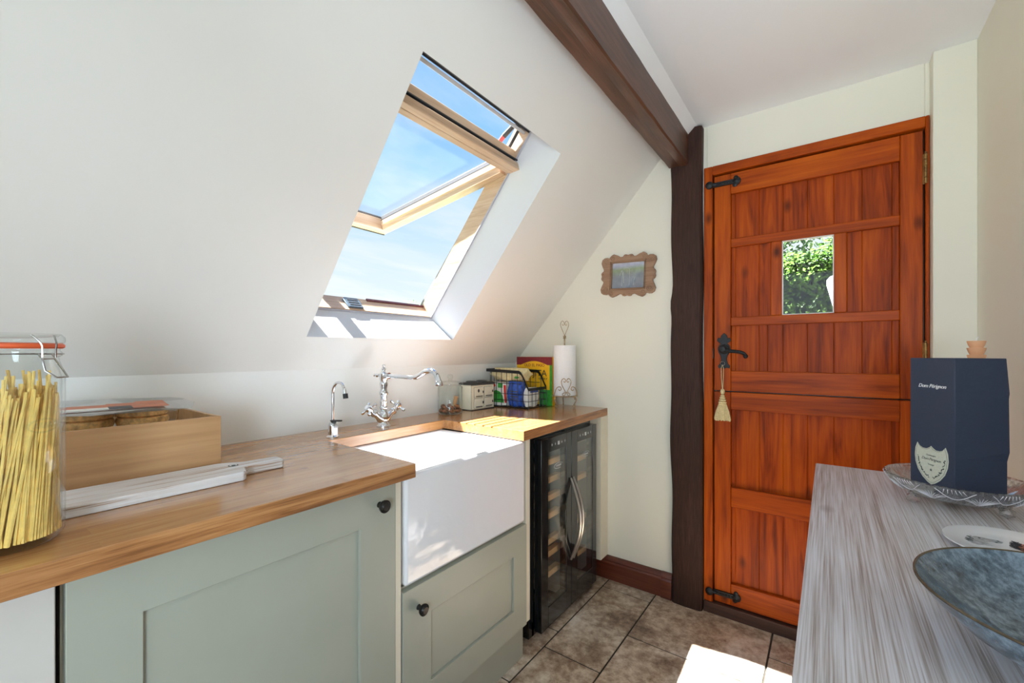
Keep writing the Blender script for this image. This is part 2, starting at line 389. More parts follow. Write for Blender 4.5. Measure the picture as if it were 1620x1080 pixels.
def lathe(bm, prof, c=(0, 0, 0), n=32, mat=None, cap=True, fn=None, mi=0):
    """prof: (r, z); mat: optional 3x3/4x4 applied before c"""
    rings = []
    for r, z in prof:
        ring = []
        for k in range(n):
            a = 2 * PI * k / n
            rr = fn(r, z, a) if fn else r
            v = Vector((rr * math.cos(a), rr * math.sin(a), z))
            if mat is not None: v = mat @ v
            ring.append(bm.verts.new(v + Vector(c)))
        rings.append(ring)
    for i in range(len(rings) - 1):
        A, B = rings[i], rings[i + 1]
        for k in range(n): bm.faces.new([A[k], A[(k + 1) % n], B[(k + 1) % n], B[k]]).material_index = mi
    if cap:
        if prof[0][0] > 1e-5: bm.faces.new(rings[0][::-1]).material_index = mi
        if prof[-1][0] > 1e-5: bm.faces.new(rings[-1]).material_index = mi
def ball(bm, c, r, sc=(1, 1, 1), sub=2, jit=0.0, rnd=random):
    res = bmesh.ops.create_icosphere(bm, subdivisions=sub, radius=1.0)
    for v in res['verts']:
        j = 1 + rnd.uniform(-jit, jit)
        v.co = Vector((v.co.x * r * sc[0] * j, v.co.y * r * sc[1] * j, v.co.z * r * sc[2] * j)) + Vector(c)
def axis_mat(d):
    return Vector(d).normalized().to_track_quat('Z', 'Y').to_matrix()
def cyl(bm, a, b, r, n=20, r2=None):
    a = Vector(a); b = Vector(b)
    lathe(bm, [(r, 0), (r if r2 is None else r2, (b - a).length)], a, n, axis_mat(b - a))

def wloc(o):
    p = Vector((0, 0, 0))
    while o is not None: p += o.location; o = o.parent
    return p
def obj(name, bm, mat, parent=None, bev=0.0, smooth=True, angle=35, seg=2, base=None):
    bmesh.ops.recalc_face_normals(bm, faces=bm.faces[:])
    org = wloc(parent) if parent is not None else (Vector(base) if base is not None else Vector((0, 0, 0)))
    bmesh.ops.translate(bm, verts=bm.verts[:], vec=-org)
    me = bpy.data.meshes.new(name); bm.to_mesh(me); bm.free()
    for m in (mat if isinstance(mat, (list, tuple)) else [mat]): me.materials.append(M[m] if isinstance(m, str) else m)
    o = bpy.data.objects.new(name, me); COL.objects.link(o)
    if parent is not None: o.parent = parent
    elif base is not None: o.location = base
    if smooth:
        me.shade_smooth(); me.set_sharp_from_angle(angle=math.radians(angle))
    if bev:
        b = o.modifiers.new('bevel', 'BEVEL'); b.width = bev; b.segments = seg; b.limit_method = 'ANGLE'
        b.angle_limit = math.radians(40)
        b.harden_normals = False
    return o
def tag(o, label, cat, group=None, kind=None):
    if label: o['label'] = label
    if cat: o['category'] = cat
    if group: o['group'] = group
    if kind: o['kind'] = kind
    return o
def thing(name, label, cat, loc=(0, 0, 0), group=None):
    o = bpy.data.objects.new(name, None); COL.objects.link(o); o.location = loc
    o.empty_display_size = 0.05
    return tag(o, label, cat, group)
def struct(o): o['kind'] = 'structure'; return o
def text(name, s, size, mat, mtx, parent=None, extr=0.0003, shear=0.0, align='CENTER', space=1.0):
    cu = bpy.data.curves.new(name, 'FONT'); cu.body = s; cu.size = size; cu.extrude = extr; cu.shear = shear
    cu.align_x = align; cu.align_y = 'CENTER'; cu.space_character = space; cu.resolution_u = 3
    tmp = bpy.data.objects.new(name, cu); COL.objects.link(tmp)
    dg = bpy.context.evaluated_depsgraph_get()
    me = bpy.data.meshes.new_from_object(tmp.evaluated_get(dg)); bpy.data.objects.remove(tmp)
    me.transform(mtx)
    if parent is not None: me.transform(Matrix.Translation(-wloc(parent)))
    me.materials.clear(); me.materials.append(M[mat])
    o = bpy.data.objects.new(name, me); COL.objects.link(o); o.parent = parent
    return o
def frame_mtx(o, xdir, ydir):
    x = Vector(xdir).normalized(); y = Vector(ydir).normalized(); z = x.cross(y)
    m = Matrix((x, y, z)).transposed().to_4x4(); m.translation = Vector(o); return m
def arc(c, r, a0, a1, n, fn):
    return [fn(c[0] + r * math.cos(a0 + (a1 - a0) * i / n), c[1] + r * math.sin(a0 + (a1 - a0) * i / n)) for i in range(n + 1)]
def catmull(P, k=6, closed=False):
    P = [Vector(p) for p in P]; n = len(P); out = []
    rng = range(n) if closed else range(n - 1)
    for i in rng:
        if closed: a, b, c, d = P[i - 1], P[i], P[(i + 1) % n], P[(i + 2) % n]
        else: a, b, c, d = P[max(i - 1, 0)], P[i], P[i + 1], P[min(i + 2, n - 1)]
        for j in range(k):
            t = j / k
            out.append(0.5 * ((2 * b) + (c - a) * t + (2 * a - 5 * b + 4 * c - d) * t * t + (3 * b - a - 3 * c + d) * t ** 3))
    if not closed: out.append(P[-1])
    return out

# ------------------------------------------------------------------ room
YW = 2.15; XR = 0.405; YB = -1.60; HC = 2.25; XK = -1.56
K = 1.15; CPL = 2.926; LN = math.hypot(K, 1.0)
S = Vector((1 / LN, 0, K / LN)); NN = Vector((-K / LN, 0, 1 / LN))
O0 = NN * (CPL / LN)
def W(s, y, off): 
    p = O0 + S * s + NN * off
    return Vector((p.x, y, p.z))
def s_of_x(x): return x * LN - (O0.x * LN) if False else (x - O0.x) * LN
ZK = CPL + K * XK                    # height where knee wall meets the slope

# floor: one mesh, grout bed with raised tiles of a random ashlar layout
bm = bmn(); box(bm, -1.75, 0.6, YB, YW + 0.12, -0.06, -0.0035, 1)
G = 0.0035
cols = [(-1.75, -0.932, [-1.6, -1.1, -0.5, 0.1, 0.62, 1.25, 1.60, 2.3]), (-0.932, -0.686, [-1.6, -1.25, -0.7, -0.15, 0.35, 0.9, 1.485, 2.047, 2.3]),
        (-0.686, -0.19, [-1.6, -0.9, -0.5, 0.0, 0.4, 0.9, 1.25, 1.752, 2.3]), (-0.19, 0.6, [-1.6, -1.0, -0.4, 0.1, 0.7, 1.2, 1.5, 1.955, 2.3])]
for x0, x1, ys in cols:
    for a, b in zip(ys[:-1], ys[1:]):
        b = min(b, YW + 0.12)
        box(bm, x0 + G, x1 - G, a + G, b - G, -0.02, 0.0, 0)
floor = struct(obj('floor', bm, ['tile', 'grout'], smooth=False, bev=0.0015, seg=1))

# knee wall, gable wall, right wall, back wall
bm = bmn(); box(bm, XK - 0.1, XK, YB, YW, 0, ZK); struct(obj('wall_left', bm, 'slope', smooth=False))
# end wall with a doorway
bm = bmn()
box(bm, XK - 0.1, -0.455, YW, YW + 0.12, 0, HC + 0.05)
box(bm, -0.455, 0.284, YW, YW + 0.12, 2.04, HC + 0.05)
box(bm, 0.284, XR + 0.1, YW, YW + 0.12, 0, HC + 0.05)
# boxed-in pier beside the door
box(bm, 0.296, XR, 2.085, YW, 0, HC)
struct(obj('wall_end', bm, 'wall', smooth=False, bev=0.003))
bm = bmn(); box(bm, XR, XR + 0.1, YB, YW, 0, HC); struct(obj('wall_right', bm, 'wall', smooth=False))
bm = bmn()
for a in ((-1.66, -1.15, 0, 2.3), (0.25, XR + 0.1, 0, 2.3), (-1.15, 0.25, 0, 0.95), (-1.15, 0.25, 2.15, 2.3)):
    box(bm, a[0], a[1], YB - 0.12, YB, a[2], a[3])
struct(obj('wall_back', bm, 'wall', smooth=False))
w2 = struct(bpy.data.objects.new('added_window_2', None)); COL.objects.link(w2); w2.location = (-0.45, YB, 0.95)  # unseen window, added as a setting for the rear fill light
bm = bmn()
for a in ((-1.15, -1.10, .95, 2.15), (0.20, 0.25, .95, 2.15), (-1.10, 0.20, .95, 1.0), (-1.10, 0.20, 2.10, 2.15), (-0.475, -0.425, 1.0, 2.10)):
    box(bm, a[0], a[1], YB - 0.09, YB - 0.03, a[2], a[3])
obj('window_frame', bm, 'reveal', w2, bev=0.004)
bm = bmn(); box(bm, -1.10, 0.20, YB - 0.065, YB - 0.06, 1.0, 2.10); obj('window_pane', bm, 'glass', w2)

# flat ceiling, and the small cove strip between beam and ceiling
bm = bmn(); box(bm, -0.492, XR + 0.1, YB, YW + 0.1, HC, HC + 0.1); struct(obj('ceiling', bm, 'ceiling', smooth=False))
bm = bmn(); prism(bm, [(-0.62, 2.2155), (-0.526, 2.2155), (-0.49, HC), (-0.49, HC + 0.1), (-0.62, HC + 0.1)], YB, YW, lambda u, v, w: (u, w, v))
struct(obj('ceiling_cove', bm, 'ceiling', smooth=False))

# sloping wall with the splayed skylight opening
OFFR = 0.15
def slope_mesh():
    bm = bmn()
    smin = s_of_x(XK); smax = s_of_x(-0.585)
    smin2 = smin - 0.05; smax2 = smax + 0.1
    TL, TR, BR, BL = (0.937, 0.748), (0.937, 1.449), (-0.002, 1.488), (-0.012, 0.774)
    oTL, oTR, oBR, oBL = (0.942, 0.775), (0.942, 1.409), (0.008, 1.449), (0.004, 0.800)
    I = {}
    def V(s, y, off): return bm.verts.new(W(s, y, off))
    outer_in = [V(smin, YB, 0), V(smin, YW, 0), V(smax, YW, 0), V(smax, YB, 0)]
    outer_out = [V(smin2, YB, OFFR), V(smin2, YW, OFFR), V(smax2, YW, OFFR), V(smax2, YB, OFFR)]
    hin = [V(BL[0], BL[1], 0), V(BR[0], BR[1], 0), V(TR[0], TR[1], 0), V(TL[0], TL[1], 0)]
    hout = [V(oBL[0], oBL[1], OFFR), V(oBR[0], oBR[1], OFFR), V(oTR[0], oTR[1], OFFR), V(oTL[0], oTL[1], OFFR)]
    for A, B in ((outer_in, hin), (outer_out, hout)):
        for i in range(4): bm.faces.new([A[i], A[(i + 1) % 4], B[(i + 1) % 4], B[i]])
    for i in range(4):
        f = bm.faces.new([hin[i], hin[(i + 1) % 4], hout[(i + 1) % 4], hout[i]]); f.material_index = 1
        bm.faces.new([outer_in[i], outer_in[(i + 1) % 4], outer_out[(i + 1) % 4], outer_out[i]])
    return bm
struct(obj('wall_sloping', slope_mesh(), ['slope', 'reveal'], smooth=False))

# ------------------------------------------------------------------ skylight
w1 = struct(bpy.data.objects.new('window_1', None)); COL.objects.link(w1); w1.location = W(0.0, 1.12, OFFR)
def sbox(bm, s0, s1, y0, y1, o0, o1, mi=0):
    hexa(bm, [W(s0, y0, o0), W(s0, y1, o0), W(s1, y1, o0), W(s1, y0, o0), W(s0, y0, o1), W(s0, y1, o1), W(s1, y1, o1), W(s1, y0, o1)], mi)
FD = 0.235
def slant(y0b, y0t, y1b, y1t, s0, s1, o0, o1):
    bm = bmn()
    hexa(bm, [W(s0, y0b, o0), W(s0, y1b, o0), W(s1, y1t, o0), W(s1, y0t, o0), W(s0, y0b, o1), W(s0, y1b, o1), W(s1, y1t, o1), W(s1, y0t, o1)])
    return bm
obj('frame_side', slant(1.442, 1.407, 1.50, 1.50, -0.04, 0.99, OFFR, FD), 'window_pine_s', w1)
obj('frame_side', slant(0.72, 0.72, 0.800, 0.778, -0.04, 0.99, OFFR, FD), 'window_pine_s', w1)
bm = bmn(); sbox(bm, -0.04, 0.016, 0.74, 1.449, OFFR, FD); obj('frame_sill', bm, 'window_pine', w1)
bm = bmn(); sbox(bm, 0.939, 0.99, 0.74, 1.449, OFFR, FD); obj('frame_head', bm, 'grey_al', w1)
bm = bmn(); sbox(bm, 0.9325, 0.9385, 0.778, 1.408, 0.155, 0.185); obj('head_seal', bm, 'seal', w1)
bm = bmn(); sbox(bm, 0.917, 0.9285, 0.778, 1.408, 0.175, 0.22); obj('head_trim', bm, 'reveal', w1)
bm = bmn(); sbox(bm, 0.003, 0.013, 0.800, 1.447, OFFR - 0.004, OFFR); box2 = None
obj('plaster_bead', bm, 'pale_al', w1)
bm = bmn(); hexa(bm, [W(0.008, 1.4385, OFFR - .004), W(0.008, 1.448, OFFR - .004), W(0.94, 1.4085, OFFR - .004), W(0.94, 1.401, OFFR - .004), W(0.008, 1.4405, OFFR), W(0.008, 1.448, OFFR), W(0.94, 1.4085, OFFR), W(0.94, 1.401, OFFR)])
obj('plaster_bead', bm, 'pale_al', w1)
bm = bmn(); sbox(bm, 0.016, 0.022, 1.12, 1.44, 0.222, FD); obj('sill_seal', bm, 'redbrown', w1)
# flashing outside, all round
bm = bmn()
sbox(bm, -0.16, 1.10, 1.455, 1.62, FD, FD + 0.03); sbox(bm, -0.16, 1.10, 0.58, 0.765, FD, FD + 0.03)
sbox(bm, -0.16, 0.005, 0.765, 1.455, FD - 0.03, FD); sbox(bm, 0.955, 1.10, 0.765, 1.455, FD, FD + 0.03)
obj('flashing', bm, 'roof_felt', w1, bev=0.004)
# vent latch on the sill
bm = bmn(); prism(bm, [(1.00, .160), (1.07, .160), (1.075, .215), (1.068, .226), (1.008, .226), (0.998, .215)], 0.016, 0.024, lambda u, v, w: W(w, u, v))
lt = obj('sill_latch', bm, 'latch', w1, bev=0.003)
bm = bmn()
for i in range(3): sbox(bm, 0.0235, 0.0255, 1.012, 1.062, .172 + i * .016, .178 + i * .016)
obj('latch_slot', bm, 'seal', lt)

# sash: swung open about a raised pivot, nearly level
SA = math.radians(7.8)
E1 = Vector((math.cos(SA), 0, math.sin(SA))); E2 = Vector((-math.sin(SA), 0, math.cos(SA)))
T0 = Vector((-1.012, 0, 1.940))
def Q(a, y, h):       # a: distance back from the room-side end, h: above the underside
    p = T0 - E1 * a + E2 * h; return Vector((p.x, y, p.z))
def qbox(bm, a0, a1, y0, y1, h0, h1, mi=0):
    hexa(bm, [Q(a0, y0, h0), Q(a1, y0, h0), Q(a1, y1, h0), Q(a0, y1, h0), Q(a0, y0, h1), Q(a1, y0, h1), Q(a1, y1, h1), Q(a0, y1, h1)], mi)
SL = 0.885; SY0, SY1 = 0.800, 1.424; TH = 0.082
sash = bpy.data.objects.new('sash', None); COL.objects.link(sash); sash.parent = w1
sash.location = Q(SL / 2, 1.1, 0) - w1.location
bm = bmn()
qbox(bm, 0, 0.028, SY0 - .01, SY1 + .006, 0.0, 0.030); qbox(bm, 0.004, 0.028, SY0 - .01, SY1 + .004, 0.044, TH)
qbox(bm, 0.028, 0.054, SY0, SY1, 0.0, 0.055)
obj('sash_rail', bm, 'window_pine', sash, bev=0.003)
bm = bmn(); qbox(bm, 0.008, 0.030, SY0 - .008, SY1 + .005, 0.030, 0.044)
qbox(bm, -0.002, 0.008, SY0 - .008, SY1 + .005, 0.036, 0.041); obj('grip_bar', bm, 'seal', sash)
for y0, y1 in ((SY0, SY0 + 0.045), (SY1 - 0.045, SY1)):
    bm = bmn(); inner = y1 if y0 == SY0 else y0; sg = 1 if y0 == SY0 else -1
    prism(bm, [(y0 if sg > 0 else y1, 0), (inner, 0), (inner, 0.022), (inner + sg * .006, 0.026), (inner + sg * .006, 0.048), (y0 if sg > 0 else y1, 0.048)], 0.066, SL - 0.045, lambda u, v, w: Q(w, u, v))
    obj('sash_stile', bm, 'window_pine_s', sash)
bm = bmn(); qbox(bm, SL - 0.045, SL, SY0, SY1, 0.0, 0.060); obj('sash_rail', bm, 'window_pine', sash, bev=0.003)
bm = bmn(); qbox(bm, SL - 0.002, SL + 0.005, SY0, SY1, -0.003, 0.010); qbox(bm, SL - 0.05, SL - .044, SY0 + .05, SY1 - .05, 0.060, 0.064)
obj('weather_seal', bm, 'seal', sash)
bm = bmn()
for yy in (SY0 + .045, SY1 - .051): qbox(bm, 0.066, SL - .045, yy, yy + .006, 0.048, 0.053)
obj('glazing_seal', bm, 'seal', sash)
bm = bmn()
for y0, y1 in ((SY0 - .012, SY0 + 0.036), (SY1 - 0.036, SY1 + .012)): qbox(bm, 0.03, SL + .02, y0, y1, 0.060, 0.080)
qbox(bm, SL - .03, SL + .02, SY0, SY1, 0.062, 0.080); qbox(bm, 0.028, 0.06, SY0, SY1, 0.062, 0.080)
obj('cladding', bm, 'grey_al', sash, bev=0.002)
bm = bmn(); qbox(bm, 0.05, SL - 0.03, SY0 + .03, SY1 - .03, 0.053, 0.057); obj('sash_pane', bm, 'glass', sash)
# hinge arm, top right
hin = thing('hinge_arm', None, None, (0, 0, 0)); hin.parent = w1; hin.location = W(0.9, 1.39, .2) - w1.location
bm = bmn(); tube(bm, [W(0.80, 1.385, .26), W(0.87, 1.385, .245)], 0.009, 8); obj('red_arm', bm, 'red', hin)
bm = bmn(); tube(bm, [W(0.87, 1.385, .245), W(0.925, 1.385, .225), W(0.93, 1.395, .20)], 0.010, 8); tube(bm, [W(0.93, 1.395, .20), W(0.80, 1.398, .20)], 0.006, 8)
obj('steel_link', bm, 'seal', hin)

# ------------------------------------------------------------------ beam, post, skirting
bm = bmn()
def beam_rings():
    rnd = random.Random(3); ys = [YB + i * (2.103 - YB) / 46 for i in range(47)]; rings = []
    for y in ys:
        j = lambda a: rnd.uniform(-a, a)
        rings.append([bm.verts.new((x + j(.0012), y, z + j(.0012))) for x, z in
                      ((-0.613, 2.080), (-0.566, 2.0795), (-0.564, 2.078), (-0.532, 2.074), (-0.526, 2.080), (-0.526, 2.160), (-0.5265, 2.222), (-0.560, 2.224), (-0.613, 2.224), (-0.615, 2.15))])
    for A, B in zip(rings[:-1], rings[1:]):
        for k in range(10): bm.faces.new([A[k], A[(k + 1) % 10], B[(k + 1) % 10], B[k]])
    bm.faces.new(rings[0][::-1]); bm.faces.new(rings[-1])
beam_rings()
o = obj('ceiling_beam', bm, 'dark_beam', base=None, angle=25); tag(o, 'dark brown timber beam running under the ceiling edge to the post', 'beam')
bm = bmn()
rnd = random.Random(5); rings = []
for i in range(60):
    z = i * 2.243 / 59; w = 0.003 * math.sin(z * 5.1) + 0.0025 * math.sin(z * 13 + 1)
    bump_ = 0.010 * math.exp(-((z - 1.43) / 0.05) ** 2)
    xl = -0.607 - bump_ + w; xr = -0.470 + 0.002 * math.sin(z * 9) + 0.004 * math.exp(-((z - .5) / .3) ** 2)
    yf = 2.108 + w
    rings.append([bm.verts.new(p) for p in ((xl, YW - .001, z), (xl, yf + .008, z), (xl + .01, yf, z), ((xl + xr) / 2, yf - .004 + rnd.uniform(-.001, .001), z), (xr - .008, yf, z), (xr, yf + .008, z), (xr, YW - .001, z))])
for A, B in zip(rings[:-1], rings[1:]):
    for k in range(7): bm.faces.new([A[k], A[(k + 1) % 7], B[(k + 1) % 7], B[k]])
bm.faces.new(rings[0][::-1]); bm.faces.new(rings[-1])
o = obj('wooden_post', bm, 'dark_post', base=None, angle=30); tag(o, 'rough dark brown timber post standing left of the door', 'post')
def skirt_profile():
    return [(0, 0), (0.026, 0), (0.026, 0.086), (0.021, 0.093), (0.023, 0.100), (0.018, 0.110), (0.010, 0.116), (0.0, 0.118)]
bm = bmn(); prism(bm, [(YW - 0.0005 - a, b) for a, b in skirt_profile()], -1.005, -0.609, lambda u, v, w: (w, u, v))
# thicker mitred return by the post
prism(bm, [(YW - .0005 - a * 1.25, b * 1.01) for a, b in skirt_profile()], -0.660, -0.6085, lambda u, v, w: (w, u, v))
struct(obj('baseboard_end', bm, 'skirting', bev=0.0015))

# ------------------------------------------------------------------ door
d1 = struct(bpy.data.objects.new('door_1', None)); COL.objects.link(d1); d1.location = (-0.07, 2.15, 0)
def dpart(name, x0, x1, z0, z1, y0, y1, mat, parent, bev=0.003):
    bm = bmn(); box(bm, x0, x1, y0, y1, z0, z1); return obj(name, bm, mat, parent, bev=bev)
YF = 2.132
dpart('door_jamb', -0.465, -0.428, 0.05, 2.052, YF, 2.235, 'pine_v', d1)
dpart('door_jamb', 0.284, 0.2945, 0.05, 2.052, YF, 2.235, 'pine_v', d1)
dpart('door_head', -0.428, 0.284, 2.012, 2.052, YF, 2.235, 'pine_h', d1)
dpart('threshold', -0.465, 0.2945, 0.0, 0.050, YF - .006, 2.235, 'threshold', d1)
def empty_child(name, parent, loc):
    o = bpy.data.objects.new(name, None); COL.objects.link(o); o.parent = parent
    o.location = Vector(loc) - wloc(parent); return o
YD = 2.145; YP = 2.163
XL, XRt = -0.423, 0.279; SI, SO = -0.354, 0.216
up = empty_child('upper_leaf', d1, (0, YD, 1.5)); lowl = empty_child('lower_leaf', d1, (0, YD, .5))
dpart('stile', XL, SI, 1.023, 2.006, YD, 2.19, 'pine_v', up); dpart('stile', SO, XRt, 1.023, 2.006, YD, 2.19, 'pine_v', up)
dpart('rail', SI, SO, 1.913, 2.006, YD, 2.19, 'pine_h', up); dpart('rail', SI, SO, 1.672, 1.711, YD + .001, 2.19, 'pine_h', up)
dpart('rail', SI, SO, 1.317, 1.356, YD + .001, 2.19, 'pine_h', up); dpart('rail', SI, SO, 1.023, 1.114, YD, 2.19, 'pine_h', up)
dpart('muntin', -0.199, -0.158, 1.356, 1.672, YD + .001, 2.19, 'pine_v', up); dpart('muntin', 0.019, 0.060, 1.356, 1.672, YD + .001, 2.19, 'pine_v', up)
def planks(x0, x1, z0, z1, edges, parent):
    bm = bmn(); xs = [x0] + [e for e in sorted(edges) if x0 + .005 < e < x1 - .005] + [x1]
    for a, b in zip(xs[:-1], xs[1:]):
        g = 0.0019
        prism(bm, [(a, YP + .016), (a, YP + g), (a + g, YP), (b - g, YP), (b, YP + g), (b, YP + .016)], z0, z1, lambda u, v, w: (u, v, w))
    return obj('plank_panel', bm, 'pine_panel', parent, smooth=False)
EDG = [-0.337, -0.244, -0.155, -0.069, 0.019, 0.107, 0.195]
planks(SI, SO, 1.711, 1.913, EDG, up); planks(SI, SO, 1.114, 1.317, EDG + [-.212], up)
planks(SI, -0.199, 1.356, 1.672, EDG, up); planks(0.060, SO, 1.356, 1.672, EDG, up)
bm = bmn(); box(bm, -0.158, 0.019, 2.166, 2.170, 1.356, 1.672); obj('door_pane', bm, 'glass', up)
bm = bmn()
for a in ((-0.158, -0.154, 1.356, 1.672), (0.0155, 0.019, 1.356, 1.672), (-.154, .0155, 1.356, 1.3595), (-.154, .0155, 1.6685, 1.672)):
    box(bm, a[0], a[1], 2.158, 2.166, a[2], a[3])
obj('glazing_bead', bm, 'white_ink', up)
dpart('stile', XL, SI, 0.054, 1.018, YD, 2.19, 'pine_v', lowl); dpart('stile', SO, XRt, 0.054, 1.018, YD, 2.19, 'pine_v', lowl)
dpart('rail', SI, SO, 0.938, 1.018, YD, 2.19, 'pine_h', lowl); dpart('rail', SI, SO, 0.498, 0.588, YD + .001, 2.19, 'pine_h', lowl)
dpart('rail', SI, SO, 0.054, 0.152, YD, 2.19, 'pine_h', lowl)
planks(SI, SO, 0.588, 0.938, EDG, lowl); planks(SI, SO, 0.152, 0.498, EDG, lowl)
dpart('joint_backing', XL + .004, XRt - .004, 1.010, 1.032, 2.175, 2.189, 'black', lowl, 0)  # black strip added behind the leaf joint to block sky light
dpart('draught_strip', -0.430, -0.4235, 0.05, 2.012, 2.17, 2.19, 'black', d1, 0)
dpart('draught_strip', 0.279, 0.285, 0.05, 2.012, 2.17, 2.19, 'black', d1, 0)
dpart('draught_strip', -0.4235, 0.279, 2.0065, 2.0125, 2.17, 2.19, 'black', d1, 0)
# short strap fittings
def strap(zc, x0=-0.452, x1=-0.312):
    bm = bmn(); y = YF
    prism(bm, [(x0 + .02, zc - .010), (x1 - .03, zc - .010), (x1 - .03, zc + .010), (x0 + .02, zc + .010)], YD - .010, YD - .001, lambda u, v, w: (u, w, v))
    for c, r in ((x0 + .012, .017), (x1 - .017, .017)):
        lathe(bm, [(r, 0), (r, .008), (r * .55, .014), (0.001, .016)], (c, YD - .001 if c > -.4 else YF - .0005, zc), 12, Matrix.Rotation(PI / 2, 3, 'X'))
    for dx in (-.010, .010):
        lathe(bm, [(.010, 0), (.010, .006), (.003, .009)], (x1 - .022 + dx * 0.2, YD - .001, zc + dx * 1.5), 10, Matrix.Rotation(PI / 2, 3, 'X'))
    tube(bm, [(x0 + .012, YF - .006, zc), (x0 + .04, YD - .012, zc)], .007, 8)
    for i in range(6): lathe(bm, [(.004, 0), (.004, .004), (.001, .006)], (x0 + .045 + i * .012, YD - .009, zc), 8, Matrix.Rotation(PI / 2, 3, 'X'))
    return bm
o = obj('strap_bolt', strap(1.965), 'iron', up); o = obj('strap_bolt', strap(0.099), 'iron', lowl)
def hinge(z0, z1):
    bm = bmn(); n = 5; h = (z1 - z0) / n
    for i in range(n): cyl(bm, (0.284, YD - .012, z0 + i * h + .0008), (0.284, YD - .012, z0 + (i + 1) * h - .0008), .0058, 12)
    ball(bm, (0.284, YD - .012, z1 + .004), .005, sub=1); box(bm, 0.277, 0.294, YD - .0085, YD - .0015, z0, z1)
    return bm
obj('door_hinge', hinge(1.807, 1.915), 'brass', up); obj('door_hinge', hinge(1.125, 1.232), 'brass', up)
dpart('lock_keep', -0.4285, -0.4245, 1.17, 1.215, 2.140, 2.16, 'black', d1, 0)
# lever handle on a fleur backplate
dh = empty_child('door_handle', d1, (-0.381, YD, 1.212))
bm = bmn()
HX = -0.381; yb = YD - .0005
outl = [(0, 1.122), (.010, 1.128), (.022, 1.124), (.026, 1.136), (.016, 1.146), (.011, 1.165), (.015, 1.183), (.023, 1.196), (.027, 1.213), (.022, 1.229), (.014, 1.238), (.022, 1.243), (.030, 1.252), (.024, 1.264), (.014, 1.262), (.013, 1.272), (.0, 1.286)]
poly = [(HX + a, b) for a, b in outl] + [(HX - a, b) for a, b in outl[::-1][1:-1]]
prism(bm, poly, yb - .005, yb, lambda u, v, w: (u, w, v))
obj('backplate', bm, 'iron', dh, bev=0.0015)
bm = bmn(); RX = Matrix.Rotation(PI / 2, 3, 'X')
lathe(bm, [(.023, 0), (.022, .005), (.014, .009), (.013, .030), (.016, .034), (.012, .042), (.001, .045)], (HX, yb - .005, 1.212), 20, RX)
tube(bm, catmull([(HX, yb - .038, 1.208), (HX + .03, yb - .040, 1.203), (HX + .06, yb - .040, 1.200), (HX + .082, yb - .040, 1.194), (HX + .093, yb - .040, 1.183)], 5), [.009 - .0001 * i for i in range(21)], 10)
ball(bm, (HX + .092, yb - .040, 1.180), .010, sub=2)
obj('lever', bm, 'iron', dh)
# key tassel hanging from the handle
tk = thing('key_tassel', 'cream tassel hanging on a cord from the key in the door', 'tassel', (HX - .004, YD - .02, 0.90))
bm = bmn(); tx = HX - .004; ty = YD - .014
lathe(bm, [(.007, 0), (.0095, .012), (.008, .02), (.003, .024)], (tx, ty, 1.008), 14)
for i, (r, z) in enumerate(((.009, 1.000), (.0125, .991), (.015, .981), (.017, .971), (.016, .962))):
    lathe(bm, [(r * .5, -.006), (r, -.003), (r, .002), (r * .5, .006)], (tx, ty, z), 16)
obj('tassel_knot', bm, 'rope', tk)
bm = bmn(); rnd = random.Random(2)
for i in range(110):
    a = rnd.uniform(0, 2 * PI); q = math.sqrt(rnd.random()); r0 = .013 * q; r1 = .034 * q
    z1 = .890 + rnd.uniform(-.004, .006)
    yy0 = ty + r0 * math.sin(a) * .6; yy1 = min(ty + r1 * math.sin(a) * .55, YD - .003)
    tube(bm, [(tx + r0 * math.cos(a), yy0, .968), (tx + (r0 + r1) * .56 * math.cos(a), (yy0 + yy1) / 2, .93), (tx + r1 * math.cos(a), yy1, z1)], .0021, 5)
obj('tassel_fringe', bm, 'rope', tk)
bm = bmn()
tube(bm, [(tx - .001, ty, 1.03), (tx - .005, ty, 1.08), (tx - .006, ty, 1.125), (tx - .001, ty, 1.142), (tx + .004, ty, 1.125), (tx + .003, ty, 1.08), (tx + .001, ty, 1.03)], .0013, 6)
obj('cord', bm, 'rope', tk)
bm = bmn(); tube(bm, arc((tx, 1.147), .009, 0, 2 * PI, 16, lambda u, v: (u, ty, v))[:-1], .0012, 6, closed=True)
tube(bm, [(tx, yb - .004, 1.158), (tx, ty - .004, 1.156)], .003, 8); obj('key', bm, 'wire_steel', tk)

# ------------------------------------------------------------------ picture frame on the end wall
pf = thing('picture_frame', 'small carved wooden picture frame hanging on the cream end wall', 'picture frame', (-0.834, YW - .012, 1.597))
CX, CZ = -0.8345, 1.597; ROT = math.radians(-2.5)
def pfn(y):
    def f(u, v, w):
        x = u * math.cos(ROT) - v * math.sin(ROT); z = u * math.sin(ROT) + v * math.cos(ROT)
        return (CX + x, y + w, CZ + z)
    return f
quarter = [(0.0, .104), (.012, .108), (.022, .107), (.028, .098), (.040, .096), (.058, .106), (.080, .114), (.094, .106), (.101, .093), (.114, .098), (.130, .097), (.143, .088), (.148, .070), (.141, .052), (.133, .036), (.133, .027), (.142, .022), (.146, .010), (.143, .0)]
q1 = quarter; full = [(a, b) for a, b in q1] + [(a, -b) for a, b in q1[::-1][1:]] + [(-a, -b) for a, b in q1[1:]] + [(-a, b) for a, b in q1[::-1][1:-1]]
bm = bmn(); fnp = pfn(YW - .001)
